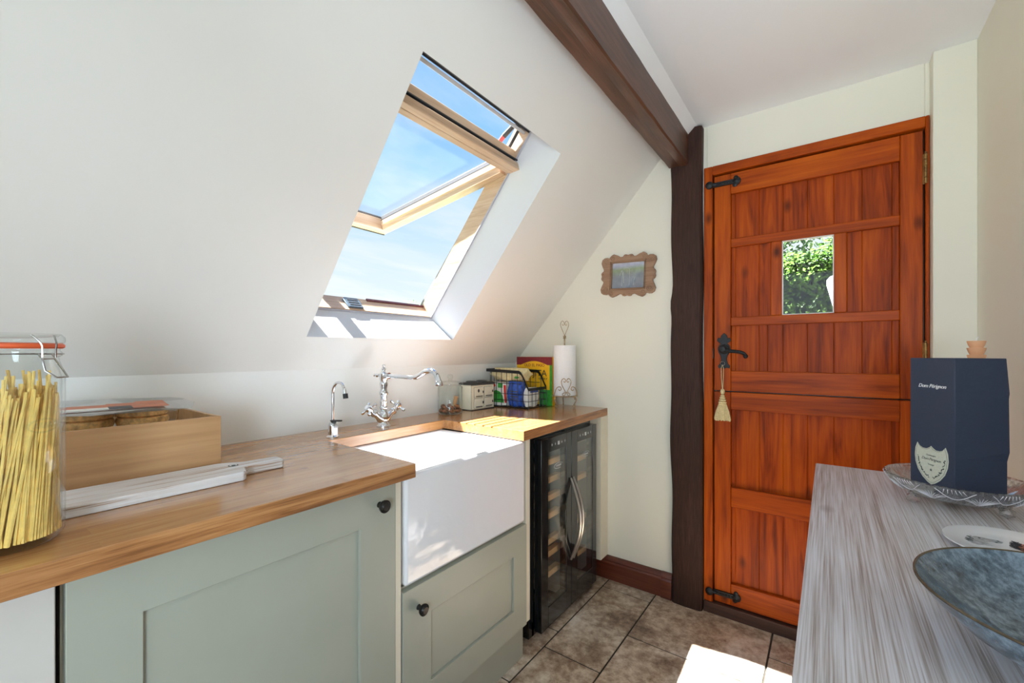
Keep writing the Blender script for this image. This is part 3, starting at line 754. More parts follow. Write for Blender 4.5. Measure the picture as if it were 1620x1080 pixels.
def ring_frame(outer, iw, ih, d0, d1, fn):
    # outer outline to a rectangular hole
    n = len(outer); ins = []
    for a, b in outer:
        k = max(abs(a) / iw, abs(b) / ih); ins.append((a / k, b / k))
    L = []
    for dd in (d0, d1):
        L.append(([bm.verts.new(fn(a, b, dd)) for a, b in outer], [bm.verts.new(fn(a, b, dd)) for a, b in ins]))
    (oa, ia), (ob, ib) = L
    for i in range(n):
        j = (i + 1) % n
        bm.faces.new([oa[i], oa[j], ia[j], ia[i]]); bm.faces.new([ob[i], ob[j], ib[j], ib[i]])
        bm.faces.new([oa[i], oa[j], ob[j], ob[i]]); bm.faces.new([ia[i], ia[j], ib[j], ib[i]])
ring_frame(full, .086, .066, 0, -.014, fnp)
obj('carved_surround', bm, 'carved', pf, bev=0.003)
bm = bmn()
for sx in (-1, 1):
    for sz in (-1, 1):
        for (cx, cz, r) in ((.118, .072, .017), (.086, .090, .014), (.137, .012, .006), (.015, .100, .006)):
            pts = []
            for i in range(22):
                a = i * 0.5; rr = r * (1 - i / 26.0)
                pts.append(fnp(sx * (cx + rr * math.cos(a)), sz * (cz + rr * math.sin(a)), -.0145))
            tube(bm, pts, .0022, 6)
for t in ((.088, .068), (.094, .074)):
    tube(bm, [fnp(-t[0], -t[1], -.0145), fnp(t[0], -t[1], -.0145), fnp(t[0], t[1], -.0145), fnp(-t[0], t[1], -.0145)], .0022, 6, closed=True)
obj('scroll_carving', bm, 'carved', pf)
bm = bmn(); f0 = pfn(YW - .001)
v = [f0(a, b, c) for c in (-.004, -.001) for a, b in ((-.088, -.068), (.088, -.068), (.088, .068), (-.088, .068))]
hexa(bm, v); ph = obj('photograph', bm, 'photo', pf)
bm = bmn()
def pline(pts, r): tube(bm, [f0(a, b, -.0045) for a, b in pts], r, 5, flat=0.15)
for pts in ([(-.030, -.055), (-.030, .0), (-.034, .028)], [(-.044, .0), (-.036, .026), (-.03, .03), (-.024, .0)], [(-.020, -.04), (-.024, .02)], [(.008, -.05), (.010, .0), (.006, .036)],
            [(.010, .01), (.024, .012), (.042, .006)], [(.030, -.052), (.034, -.02), (.040, .004)], [(-.012, .04), (.006, .034), (.018, .05)]):
    pline(pts, .0032)
obj('white_figures', bm, 'white_ink', ph)
bm = bmn(); v = [f0(a, b, c) for c in (-.0075, -.0065) for a, b in ((-.087, -.067), (.087, -.067), (.087, .067), (-.087, .067))]
hexa(bm, v); obj('glass_pane', bm, 'jar_glass', pf)

# ------------------------------------------------------------------ worktop, cabinets, sink, fridge
ZT = 0.900; ZB = 0.862
def worktop():
    bm = bmn()
    pts = [(XK, YB), (-0.880, YB), (-0.887, 0.767), (-0.887, 0.775), (-1.167, 0.785), (-1.352, 0.800), (-1.362, 1.342), (-0.921, 1.325), (-0.950, YW), (XK, YW)]
    # two materials: 0 the top, 1 the edge grain. Split into convex pieces sharing edges
    pieces = [[(XK, YB), (-0.880, YB), (-0.887, 0.770), (-1.355, 0.792), (XK, 0.792)],
              [(XK, 0.792), (-1.355, 0.792), (-1.362, 1.342), (XK, 1.342)],
              [(XK, 1.342), (-1.362, 1.342), (-0.921, 1.325), (-0.950, YW), (XK, YW)]]
    V = {}
    def gv(x, y, z):
        k = (round(x, 5), round(y, 5), z)
        if k not in V: V[k] = bm.verts.new((x, y, z))
        return V[k]
    for p in pieces:
        f = bm.faces.new([gv(x, y, ZT) for x, y in p]); f.material_index = 0
        f = bm.faces.new([gv(x, y, ZB) for x, y in p][::-1]); f.material_index = 0
    loop = [(XK, YB), (-0.880, YB), (-0.887, 0.770), (-1.355, 0.792), (-1.362, 1.342), (-0.921, 1.325), (-0.950, YW), (XK, YW), (XK, 1.342), (XK, .792)]
    for i in range(len(loop)):
        a = loop[i]; b = loop[(i + 1) % len(loop)]
        f = bm.faces.new([gv(*a, ZB), gv(*b, ZB), gv(*b, ZT), gv(*a, ZT)]); f.material_index = 1 if i in (1, 2, 5) else 0
    return bm
wt = obj('worktop', worktop(), ['oak', 'oak_edge'], bev=0.0018, smooth=False); tag(wt, 'continuous oiled oak worktop along the sloping wall, cut around the sink', 'worktop')
# drainer grooves: real channels cut by boolean
bm = bmn()
for i in range(5):
    x = -1.270 + i * .047
    y1 = 1.63 - i * 0.0
    tube(bm, [(x, 1.30, ZT - .001), (x, y1 - .03, ZT + .001), (x, y1, ZT + .006)], .0055, 12)
cut = obj('drainer_cutter', bm, 'oak', smooth=False)
mod = wt.modifiers.new('grooves', 'BOOLEAN'); mod.operation = 'DIFFERENCE'; mod.object = cut; mod.solver = 'EXACT'
dg = bpy.context.evaluated_depsgraph_get()
me2 = bpy.data.meshes.new_from_object(wt.evaluated_get(dg)); wt.modifiers.clear(); old = wt.data; wt.data = me2; me2.name = 'worktop'
bpy.data.objects.remove(cut)

XD = -0.93
def shaker(parent, y0, y1, z0, z1, fw, depth=0.022, name='door'):
    """frame-and-panel door facing +x; returned as one mesh"""
    bm = bmn()
    xf = XD; xb = XD - depth; xp = XD - 0.009
    o_ = [(y0, z0), (y1, z0), (y1, z1), (y0, z1)]; i_ = [(y0 + fw[0], z0 + fw[3]), (y1 - fw[1], z0 + fw[3]), (y1 - fw[1], z1 - fw[2]), (y0 + fw[0], z1 - fw[2])]
    of, ob, jf, jb = ([bm.verts.new((x, *p)) for p in q] for x, q in ((xf, o_), (xb, o_), (xf, i_), (xb, i_)))
    for k in range(4):
        m_ = (k + 1) % 4
        bm.faces.new([of[k], of[m_], jf[m_], jf[k]]); bm.faces.new([ob[k], ob[m_], jb[m_], jb[k]])
        bm.faces.new([of[k], of[m_], ob[m_], ob[k]]); bm.faces.new([jf[k], jf[m_], jb[m_], jb[k]])
    box(bm, xb + .002, xp, y0 + fw[0], y1 - fw[1], z0 + fw[3], z1 - fw[2])
    return obj(name, bm, 'sage', parent, bev=0.0012, smooth=False)
def knob(parent, y, z, name='knob'):
    bm = bmn(); RY = Matrix.Rotation(PI / 2, 3, 'Y')
    lathe(bm, [(.008, 0), (.007, .004), (.0055, .010), (.007, .014), (.0145, .017), (.0162, .021), (.0162, .025), (.0135, .0265), (.0130, .0262), (.0115, .0285), (.0105, .0282), (.009, .030), (.0001, .0305)], (XD, y, z), 28, RY)
    return obj(name, bm, 'pewter', parent)
# base cabinet left of the sink
bc = thing('base_cabinet', 'sage green shaker base cabinet under the worktop, left of the sink', 'cabinet', (-1.2, 0.42, 0))
bm = bmn(); box(bm, -1.50, XD - .0225, 0.118, 0.755, 0.15, ZB); obj('carcass', bm, 'cream_panel', bc)
dr = shaker(bc, 0.121, 0.737, 0.155, 0.855, (.092, .108, .097, .095)); knob(dr, 0.686, 0.804)
bm = bmn(); box(bm, XD - .022, XD - .002, 0.7385, 0.757, 0.0, ZB - .001); obj('filler_strip', bm, 'cream_panel', bc, bev=.001)
bm = bmn(); box(bm, -1.0, -0.985, 0.118, 0.738, 0.0, 0.15); obj('plinth', bm, 'sage', bc)
# sink cabinet
kc = thing('sink_cabinet', 'sage green sink cabinet with one wide drawer below the white sink', 'cabinet', (-1.2, 1.06, 0))
bm = bmn(); box(bm, -1.45, XD - .0225, 0.760, 1.375, 0.15, 0.545); obj('carcass', bm, 'cream_panel', kc)
dw = shaker(kc, 0.762, 1.356, 0.155, 0.540, (.104, .083, .096, .088), name='drawer'); knob(dw, 0.817, 0.478)
bm = bmn(); box(bm, XD - .022, XD - .004, 1.3575, 1.384, 0.158, ZB - .001); obj('filler_strip', bm, 'cream_panel', kc, bev=.001)
bm = bmn(); box(bm, -0.985, -0.968, 0.758, 1.384, 0.0, 0.15); obj('plinth', bm, 'sage', kc)
# white appliance at the far left
wa = thing('white_appliance', 'plain white appliance front under the left end of the worktop', 'appliance', (-1.2, -0.2, 0))
bm = bmn(); box(bm, -1.48, -0.95, -0.48, 0.100, 0.02, 0.856); obj('body', bm, 'black_gap', wa)
bm = bmn(); box(bm, -0.95, -0.928, -0.48, 0.1105, 0.08, 0.856); obj('front_panel', bm, 'white_panel', wa, bev=.002)
# belfast sink
def sink():
    bm = bmn(); x0, x1, y0, y1, z0, z1 = -1.385, -0.930, 0.771, 1.345, 0.552, 0.8585
    wl = 0.024; ix0, ix1, iy0, iy1, iz = x0 + wl, x1 - wl, y0 + wl, y1 - wl, 0.60
    o = [(x0, y0), (x1, y0), (x1, y1), (x0, y1)]; i = [(ix0, iy0), (ix1, iy0), (ix1, iy1), (ix0, iy1)]
    ob = [bm.verts.new((*p, z0)) for p in o]; ot = [bm.verts.new((*p, z1)) for p in o]
    it = [bm.verts.new((*p, z1)) for p in i]; ib = [bm.verts.new((p[0] * .985 + (-1.157) * .015, p[1] * .985 + 1.058 * .015, iz)) for p in i]
    bm.faces.new(ob[::-1]); bm.faces.new(ib)
    for k in range(4):
        j = (k + 1) % 4
        f = bm.faces.new([ob[k], ob[j], ot[j], ot[k]]); f.material_index = 1 if k == 1 else 0
        bm.faces.new([ot[k], ot[j], it[j], it[k]]); bm.faces.new([it[k], it[j], ib[j], ib[k]])
    return bm
sk = thing('belfast_sink', 'deep white glazed butler sink set into the oak worktop', 'sink', (-1.157, 1.058, 0.552))
obj('basin', sink(), ['ceramic', 'ceramic_front'], sk, bev=0.009, seg=4, angle=50)
bm = bmn(); lathe(bm, [(.036, 0), (.036, .003), (.028, .004), (.026, -.001), (.0001, -.001)], (-1.157, 1.058, .6005), 28); obj('drain', bm, 'chrome', sk)

# chrome mixer tap
def big_tap():
    bx, by = -1.437, 1.080
    t = thing('mixer_tap', 'tall ornate chrome mixer tap with two cross handles behind the sink', 'tap', (bx, by, ZT))
    bm = bmn()
    lathe(bm, [(.027, 0), (.027, .004), (.023, .008), (.019, .018), (.018, .03), (.023, .04), (.021, .052), (.015, .060), (.0135, .068), (.017, .073), (.017, .078), (.0135, .083),
               (.0145, .095), (.0155, .100), (.0125, .104), (.014, .125), (.0175, .130), (.0175, .137), (.014, .142), (.0125, .150), (.0165, .168), (.0165, .174), (.0125, .180), (.0150, .186), (.0175, .192),
               (.0175, .212), (.014, .216), (.009, .218), (.0065, .224), (.0095, .229), (.0075, .235), (.004, .238), (.0065, .243), (.0055, .248), (.0001, .251)], (bx, by, ZT), 28)
    obj('column', bm, 'chrome', t)
    bm = bmn(); zc = 1.104
    cyl(bm, (bx + .012, by, zc), (bx + .034, by, zc), .0125, 16)
    P = [(bx + .030, by, zc), (bx + .10, by, zc - .001), (bx + .185, by, zc - .001), (bx + .215, by, zc + .008), (bx + .245, by, zc + .022), (bx + .275, by, zc + .026), (bx + .300, by, zc + .014), (bx + .315, by, zc - .012)]
    P = catmull(P, 6); tube(bm, P, [.0085 + .0022 * min(1, max(0, (p.x - bx - .18) / .1)) for p in P], 14)
    lathe(bm, [(.011, 0), (.0145, -.006), (.0155, -.014), (.014, -.019), (.010, -.020), (.009, -.016)], (bx + .3155, by, zc - .008), 18)
    obj('spout', bm, 'chrome', t)
    bm = bmn(); lathe(bm, [(.012, 0), (.008, .008), (.0055, .018), (.009, .026), (.0065, .034), (.004, .040), (.0062, .045), (.0001, .050)], (bx - .014, by, zc), 14, axis_mat((-1, 0, 0)))
    obj('rear_finial', bm, 'chrome', t)
    for sg, lb in ((-1, 1), (1, 1)):
        a = Vector((bx, by, ZT + .022)); d = Vector((0, sg * .78, .62)).normalized()
        bm = bmn()
        lathe(bm, [(.017, .0), (.0175, .02), (.013, .034), (.012, .048), (.016, .053), (.016, .060), (.012, .066), (.010, .074)], a, 18, axis_mat(d))
        arm = obj('valve_arm', bm, 'chrome', t)
        bm = bmn(); c = a + d * .088; mt = axis_mat(d)
        lathe(bm, [(.010, -.014), (.0135, -.010), (.0145, 0), (.0125, .010), (.009, .012)], c, 18, mt)
        for k in range(4):
            aa = PI / 4 + k * PI / 2; dd = mt @ Vector((math.cos(aa), math.sin(aa), 0))
            lathe(bm, [(.0045, .008), (.0038, .020), (.0072, .028), (.0066, .034), (.0001, .037)], c, 10, axis_mat(dd))
        obj('cross_handle', bm, 'chrome', arm)
        bm = bmn(); lathe(bm, [(.0095, .0125), (.0095, .014), (.0001, .0145)], c, 16, mt); obj('ceramic_cap', bm, 'plate', arm)
big_tap()
def small_tap():
    bx, by = -1.398, 0.837
    t = thing('filter_tap', 'slim chrome filter tap with a hooked spout and black lever', 'tap', (bx, by, ZT))
    bm = bmn(); lathe(bm, [(.0215, 0), (.0215, .003), (.018, .006), (.0155, .008), (.0155, .040), (.012, .050), (.0085, .054), (.006, .056)], (bx, by, ZT), 24)
    box(bm, bx + .010, bx + .0165, by - .009, by + .009, ZT + .008, ZT + .044); obj('body', bm, 'chrome', t, bev=.001)
    bm = bmn(); P = [(bx, by, ZT + .05), (bx, by, 1.05)]
    P += arc((bx + .037, 1.056), .037, PI, PI * .10, 12, lambda u, v: (u, by, v)); P += [(bx + .0765, by, 1.052)]
    tube(bm, P, .0052, 14); obj('spout', bm, 'chrome', t)
    bm = bmn(); cyl(bm, (bx + .0755, by, 1.056), (bx + .079, by, 1.040), .0085, 16); obj('nozzle', bm, 'black', t)
    bm = bmn(); prism(bm, [(-.008, -.006), (.012, -.010), (.050, -.004), (.052, .004), (.012, .008), (-.008, .006)], ZT + .055, ZT + .060, lambda u, v, w: (bx + u, by + v, w + u * .08))
    cyl(bm, (bx + .004, by, ZT + .046), (bx + .004, by, ZT + .060), .009, 14); obj('lever', bm, 'black', t, bev=.001)
small_tap()

# wine fridge
def fridge():
    y0, ym, y1 = 1.500, 1.7585, 2.022; zb, zt = 0.030, 0.832; xf = -0.955; xb = -0.990
    t = thing('wine_fridge', 'black two-door wine fridge with curved steel handles under the worktop', 'wine fridge', (-1.2, 1.75, 0))
    bm = bmn()
    box(bm, -1.50, xb - .004, y0 - .036, y0 + .004, .01, .850); box(bm, -1.50, xb - .004, y1 - .01, y1 + .01, .01, .850)
    box(bm, -1.50, xb - .004, y0 - .015, y1 - .01, .01, .07); box(bm, -1.50, xb - .004, y0 - .015, y1 - .01, .83, .850)
    box(bm, -1.50, xb - .004, ym - .012, ym + .012, .07, .83)
    obj('cabinet_body', bm, 'black_gloss', t, bev=.002)
    bm = bmn(); box(bm, -1.50, -1.48, y0 - .015, y1 - .01, .07, .83)
    for yy in (y0 + .0045, ym - .0165, ym + .0125, y1 - .0145): box(bm, -1.48, -1.0, yy, yy + .004, .07, .83)
    obj('lining', bm, 'fridge_in', t)
    for ya, yb_, gl, gr in ((y0, ym - .0015, .055, .045), (ym + .0015, y1, .058, .042)):
        bm = bmn(); g0, g1, gz0, gz1 = ya + gl, yb_ - gr, 0.115, 0.772
        box(bm, xb, xf, ya, g0, zb, zt); box(bm, xb, xf, g1, yb_, zb, zt); box(bm, xb, xf, g0, g1, zb, gz0); box(bm, xb, xf, g0, g1, gz1, zt)
        d = obj('fridge_door', bm, 'black_gloss', t, bev=.0015)
        bm = bmn(); box(bm, xf - .006, xf - .002, g0, g1, gz0, gz1); obj('door_glass', bm, 'fridge_glass', d)
        bm = bmn()
        for k in range(5):      # small control symbols printed along the door top
            cy = ya + .085 + k * .028; z = 0.800
            if k == 2: box(bm, xf, xf + .0006, cy - .008, cy + .008, z - .008, z + .008)
            else:
                box(bm, xf, xf + .0006, cy - .004, cy + .004, z - .002, z + .001); box(bm, xf, xf + .0006, cy - .001, cy + .001, z - .006, z + .006)
        obj('control_symbols', bm, 'silver_ink', d)
        # oval swoosh badge on the glass
        bm = bmn(); cy = (g0 + g1) / 2 + .01; cz = 0.700
        tube(bm, arc((cy, cz), 1.0, 0.5, 5.2, 24, lambda u, v: (xf - .0015, cy + (u - cy) * .038, cz + (v - cz) * .012)), .0011, 5)
        for k in range(5): box(bm, xf - .002, xf - .001, cy - .02 + k * .009, cy - .015 + k * .009, cz - .003, cz + .004)
        obj('badge', bm, 'silver_ink', d)
        # bowed handle
        sg = 1 if ya == y0 else 1
        hy = (yb_ - .010) if ya == y0 else (ya + .012)
        bm = bmn(); P = []
        for i in range(25):
            u = i / 24; z = 0.245 + u * 0.375; b = math.sin(PI * u)
            P.append((xf + .004 + .045 * b, hy + 0.004 * b, z))
        tube(bm, P, [.0045 + .0035 * math.sin(PI * i / 24) for i in range(25)], 10)
        obj('handle', bm, 'steel', d)
    # slatted beech shelves
    for a, b, zs in ((y0 + .009, ym - .018, (.705, .625, .545, .465, .350, .295, .205)), (ym + .018, y1 - .016, (.762, .665, .570, .36, .285, .192))):
        for z in zs:
            bm = bmn(); box(bm, -1.030, -1.004, a, b, z - .013, z + .013)
            for k in range(4): box(bm, -1.45 + .1 * k, -1.42 + .1 * k, a, b, z - .008, z + .002)
            obj('shelf', bm, 'beech', t, bev=.001)
    return t
fridge()
def bottle(y, z, foil, lab):
    t = thing('wine_bottle', lab, 'wine bottle', (-1.2, y, z), 'wine bottles lying in the fridge')
    bm = bmn(); lathe(bm, [(.0001, 0), (.030, .002), (.037, .01), (.037, .19), (.030, .215), (.016, .24), (.0145, .29)], (-1.345, y, z), 20, axis_mat((1, 0, 0)))
    obj('glass', bm, 'wine', t)
    bm = bmn(); lathe(bm, [(.0150, .245), (.0158, .30), (.0165, .302), (.0165, .312), (.0001, .313)], (-1.345, y, z), 18, axis_mat((1, 0, 0)))
    obj('foil_cap', bm, foil, t)
bottle(1.590, .109, 'foil', 'yellow-capped wine bottle lying lowest behind the left fridge door')
bottle(1.862, .232, 'foil', 'yellow-capped wine bottle lying low behind the right fridge door')
bottle(1.600, .391, 'silver_ink', 'silver-capped wine bottle lying midway behind the left fridge door')
bottle(1.625, .746, 'silver_ink', 'silver-capped wine bottle lying topmost behind the left fridge door')
bottle(1.850, .706, 'silver_ink', 'silver-capped wine bottle lying high behind the right fridge door')

ep = thing('end_panel', 'narrow cream end panel between the wine fridge and the end wall', 'panel', (-0.95, 2.09, .12))
bm = bmn(); box(bm, -1.5, -0.948, 2.062, 2.1495, 0.1195, ZB - .0005); obj('panel_board', bm, 'cream_panel', ep, bev=.001)

# ------------------------------------------------------------------ spaghetti jar
def spaghetti_jar():
    cx, cy = -1.015, 0.066
    t = thing('storage_jar', 'tall glass clip-top jar with orange seal, at the left end of the worktop', 'jar', (cx, cy, ZT))
    def rsq(r, z, a):      # softly squared body
        k = 1.0 if z > .275 else 1 - 0.035 * (1 - math.cos(4 * (a - .35))) / 2
        return r * k
    bm = bmn()
    prof = [(.030, .004), (.052, .0005), (.062, .003), (.067, .012), (.0675, .03), (.0675, .255), (.0655, .268), (.060, .280), (.0585, .288), (.0625, .291), (.0625, .296), (.060, .299), (.060, .302)]
    inner = [(.056, .302), (.055, .285), (.060, .270), (.0635, .255), (.0635, .03), (.060, .014), (.030, .012), (.0001, .012)]
    lathe(bm, prof + inner, (cx, cy, ZT), 64, fn=rsq, cap=True)
    obj('jar_body', bm, 'jar_glass', t, angle=60)
    bm = bmn(); lathe(bm, [(.0625, 0), (.0655, .002), (.0655, .006), (.0625, .008), (.058, .008), (.058, 0), (.0625, 0)], (cx, cy, ZT + .302), 48, cap=False); obj('rubber_seal', bm, 'rubber', t)
    bm = bmn(); lathe(bm, [(.064, .310), (.066, .313), (.066, .319), (.061, .325), (.058, .321), (.030, .318), (.0001, .317)], (cx, cy, ZT), 48); lathe(bm, [(.058, .3105), (.0001, .3105)], (cx, cy, ZT), 48, cap=False)
    obj('jar_lid', bm, 'jar_glass', t, angle=60)
    # raised badge moulded in the glass
    for ang in (math.radians(-38), math.radians(32)):
        bm = bmn()
        def f(u, v, o=.0685, ang=ang): 
            a = ang + u / .0675; return (cx + o * math.cos(a), cy + o * math.sin(a), ZT + .185 + v)
        tube(bm, arc((0, 0), 1, 0, 2 * PI, 20, lambda u, v: f(u * .019, v * .010))[:-1], .0013, 6, closed=True)
        for k in range(5): tube(bm, catmull([f(-.013 + k * .006, -.004), f(-.010 + k * .006, .005), f(-.009 + k * .006, -.003)], 3), .0011, 5)
        obj('moulded_badge', bm, 'jar_glass', t)
    # wire bail
    bm = bmn(); a0 = math.atan2(.5935, .8048)   # towards the window side
    def cp(ang, r, z): return (cx + r * math.cos(ang), cy + r * math.sin(ang), ZT + z)
    ring = [cp(i * 2 * PI / 40, .0635, .2935) for i in range(40)]
    tube(bm, ring, .0013, 6, closed=True)
    for sg in (-1, 1):
        w = .016
        def g(o, z, yy): 
            e = Vector((math.cos(a0), math.sin(a0), 0)); q = Vector((-math.sin(a0), math.cos(a0), 0))
            p = Vector((cx, cy, ZT)) + e * o + q * yy; p.z += z; return p
        tube(bm, catmull([g(.0640, .293, sg * w * .6), g(.0690, .288, sg * w * .6), g(.0700, .300, sg * w * .6), g(.0690, .310, sg * w * .7), g(.060, .322, sg * w)], 4), .0013, 6)
        tube(bm, [g(.0690, .286, sg * w * .55), g(.078, .268, sg * w * .8), g(.090, .258, sg * w * .5), g(.091, .258, 0)], .0013, 6)
    tube(bm, [g(.0690, .286, -w * .6), g(.0690, .286, w * .6)], .0013, 6)
    obj('wire_clip', bm, 'wire_steel', t)
    # the pasta
    rnd = random.Random(11); bm = bmn()
    for i in range(430):
        a = rnd.uniform(0, 2 * PI); q = .0600 * math.sqrt(rnd.random()) if i % 2 else rnd.uniform(.056, .0605)
        b = a + rnd.uniform(-.22, .22) + .42; q2 = q * rnd.uniform(.86, 1.0) if i % 5 else .058 * math.sqrt(rnd.random())
        h = rnd.uniform(.222, .243) if rnd.random() < .9 else rnd.uniform(.245, .268)
        p0 = (cx + q * math.cos(a), cy + q * math.sin(a), ZT + .0135); p1 = (cx + q2 * math.cos(b), cy + q2 * math.sin(b), ZT + h)
        tube(bm, [p0, p1], .0018, 6)
    o = obj('spaghetti', bm, 'pasta', base=(cx, cy, ZT + .012)); tag(o, 'dry golden spaghetti standing in the tall glass jar', 'spaghetti', kind='stuff')
spaghetti_jar()

# ------------------------------------------------------------------ bamboo box with a packet
def bamboo_box():
    x0, x1, y0, y1, z0, z1 = -1.528, -1.236, 0.10, 0.436, ZT, 1.036; w = .009
    t = thing('storage_box', 'open bamboo storage box against the sloping wall', 'box', ((x0 + x1) / 2, .27, ZT))
    def bp(name, *a): 
        bm = bmn(); box(bm, *a); obj(name, bm, 'bamboo', t, bev=.0012)
    bp('side_panel', x1 - w, x1, y0, y1, z0, z1); bp('side_panel', x0, x0 + w, y0, y1, z0, z1)
    bp('end_panel', x0 + w, x1 - w, y0, y0 + w, z0, z1); bp('end_panel', x0 + w, x1 - w, y1 - w, y1, z0, z1)
    bp('base', x0 + w, x1 - w, y0 + w, y1 - w, z0, z0 + .006)
bamboo_box()
def crumpet_pack():
    t = thing('crumpet_packet', 'clear plastic packet of crumpets lying on top in the bamboo box', 'packet', (-1.38, .27, 1.02))
    # tray resting slightly tipped
    R_ = Matrix.Rotation(math.radians(4), 4, 'Y') @ Matrix.Rotation(math.radians(-5), 4, 'Z')
    c = Vector((-1.372, .262, 1.016))
    def f(u, v, w): return c + R_ @ Vector((u, v, w))
    bm = bmn()
    n = 40; lo = []; hi = []
    def rr(hx, hy, k, ripple):
        out = []
        for i in range(96):
            a = 2 * PI * i / 96; ca, sa = math.cos(a), math.sin(a)
            p = (abs(ca) ** .25 * (1 if ca > 0 else -1) * hx, abs(sa) ** .25 * (1 if sa > 0 else -1) * hy)
            q = 1 + (ripple if i % 2 else -ripple); out.append((p[0] * q, p[1] * q))
        return out
    A = [bm.verts.new(f(u, v, 0)) for u, v in rr(.080, .105, 0, .006)]; B = [bm.verts.new(f(u, v, .053)) for u, v in rr(.086, .112, 0, .006)]
    for i in range(96): bm.faces.new([A[i], A[(i + 1) % 96], B[(i + 1) % 96], B[i]])
    bm.faces.new(A[::-1]); obj('plastic_tray', bm, 'film', t)
    bm = bmn()
    C = [bm.verts.new(f(u, v, .055 + .004 * math.sin(v * 40))) for u, v in [(-.10, -.14), (.10, -.14), (.107, -.05), (.104, .05), (.100, .128), (.02, .150), (-.06, .142), (-.10, .12), (-.104, 0)]]
    bm.faces.new(C); bmesh.ops.solidify(bm, geom=bm.faces[:], thickness=.0012); obj('film_lid', bm, 'film', t)
    for i in range(2):
        bm = bmn()
        for k in range(1):
            lathe(bm, [(.040, 0), (.048, .003), (.051, .012), (.049, .021), (.040, .024), (.0001, .025)], f(0.012 - .0 * i, -.054 + .102 * i, .004), 28, fn=lambda r, z, a: r * (1 + .03 * math.sin(5 * a)))
            lathe(bm, [(.040, .022), (.049, .025), (.050, .034), (.046, .042), (.038, .045), (.0001, .045)], f(0.008, -.052 + .100 * i, .004), 28, fn=lambda r, z, a: r * (1 + .03 * math.sin(4 * a + 1)))
        obj('crumpet', bm, 'crumpet', t)
    bm = bmn()
    def quad(u0, v0, u1, v1, mi, w=.0605):
        hexa(bm, [f(u0, v0, w), f(u1, v0, w), f(u1, v1, w), f(u0, v1, w), f(u0, v0, w + .0006), f(u1, v0, w + .0006), f(u1, v1, w + .0006), f(u0, v1, w + .0006)], mi)
    quad(.028, -.125, .066, -.02, 0); quad(.018, -.02, .058, .032, 1); quad(.066, -.125, .086, -.02, 2); quad(.058, -.02, .092, .02, 3); quad(.052, .02, .092, .085, 0); quad(.008, .032, .05, .085, 0, .0612)
    obj('printed_label', bm, ['orange_print', 'orange_print', 'white_pack', 'black_print'], t)
crumpet_pack()
o = None
bm = bmn(); prism(bm, [(-1.50, .20), (-1.26, .20), (-1.26, .42), (-1.50, .42)], .908, 0.992, lambda u, v, w: (u, v, w))
o = obj('paper_packet', bm, 'white_pack', bev=.012, seg=4, base=(-1.38, .31, .908)); tag(o, 'white packet under the crumpets in the bamboo box', 'packet')

# whitewashed paddle board
def board():
    P = [(-1.084, -0.05), (-1.084, .428), (-1.092, .437), (-1.112, .442), (-1.124, .447), (-1.129, .456), (-1.128, .535), (-1.133, .542), (-1.172, .545), (-1.178, .540), (-1.186, .470), (-1.196, .452), (-1.211, .430), (-1.216, .415), (-1.222, -.05)]
    bm = bmn(); prism(bm, P, ZT + .0005, ZT + .0215)
    t = thing('chopping_board', 'whitewashed wooden paddle board lying in front of the bamboo box', 'chopping board', (-1.15, .25, ZT))
    obj('board', bm, 'whitewash', t, bev=.0025)
    bm = bmn(); lathe(bm, [(.011, 0), (.011, .0006), (.0001, .0006)], (-1.163, .436, ZT + .0215), 20); obj('stamp', bm, 'label_ink', t)
    bm = bmn()
    for a, b in ((-1.168, -1.158),): tube(bm, arc((-1.163, .436), .007, .4, 5.4, 14, lambda u, v: (u, v, ZT + .0223)), .0008, 5)
    obj('stamp_ring', bm, 'white_ink', t)
board()

# ------------------------------------------------------------------ glass jar with nuts
def glass_jar():
    cx, cy = -1.480, 1.500; R = .060
    t = thing('glass_jar', 'round lidded glass jar standing behind the sink beside the cream tin', 'jar', (cx, cy, ZT))
    bm = bmn(); lathe(bm, [(.040, .001), (R - .003, .001), (R, .006), (R, .130), (R - .008, .136), (R - .008, .138), (R - .011, .138), (R - .011, .135), (R - .003, .129), (R - .003, .008), (.0001, .006)], (cx, cy, ZT), 40, cap=True)
    obj('jar_body', bm, 'jar_glass', t, angle=60)
    bm = bmn(); lathe(bm, [(R - .011, .1385), (R + .002, .1385), (R + .004, .144), (R + .002, .149), (R - .006, .152), (.028, .158), (.012, .160), (.008, .165), (.013, .174), (.015, .182), (.010, .190), (.0001, .192)], (cx, cy, ZT), 40)
    obj('jar_lid', bm, 'jar_glass', t, angle=60)
    rnd = random.Random(4); k = 0
    first = None
    spots = []
    for lay, n, rr in ((0, 9, .044), (0, 4, .020), (1, 6, .038)):
        for i in range(n):
            a = 2 * PI * i / n + lay * .4; spots.append((cx + rr * math.cos(a), cy + rr * math.sin(a), ZT + .017 + lay * .017))
    for i, p in enumerate(spots):
        bm = bmn(); ball(bm, p, .0125, (1.05, .85, .75), 2, .12, rnd)
        o = obj('nut', bm, 'nut', base=p, angle=60); tag(o, 'brown nut lying at the bottom of the round glass jar', 'nut', 'nuts in the round glass jar')
    bm = bmn(); tube(bm, [(cx + .018, cy + .012, ZT + .045), (cx + .026, cy + .014, ZT + .085)], [.009, .011], 10)
    o = obj('wooden_scoop', bm, 'bamboo', base=(cx + .02, cy + .012, ZT + .03)); tag(o, 'pale wooden stub poking out of the nuts in the glass jar', 'scoop')
glass_jar()

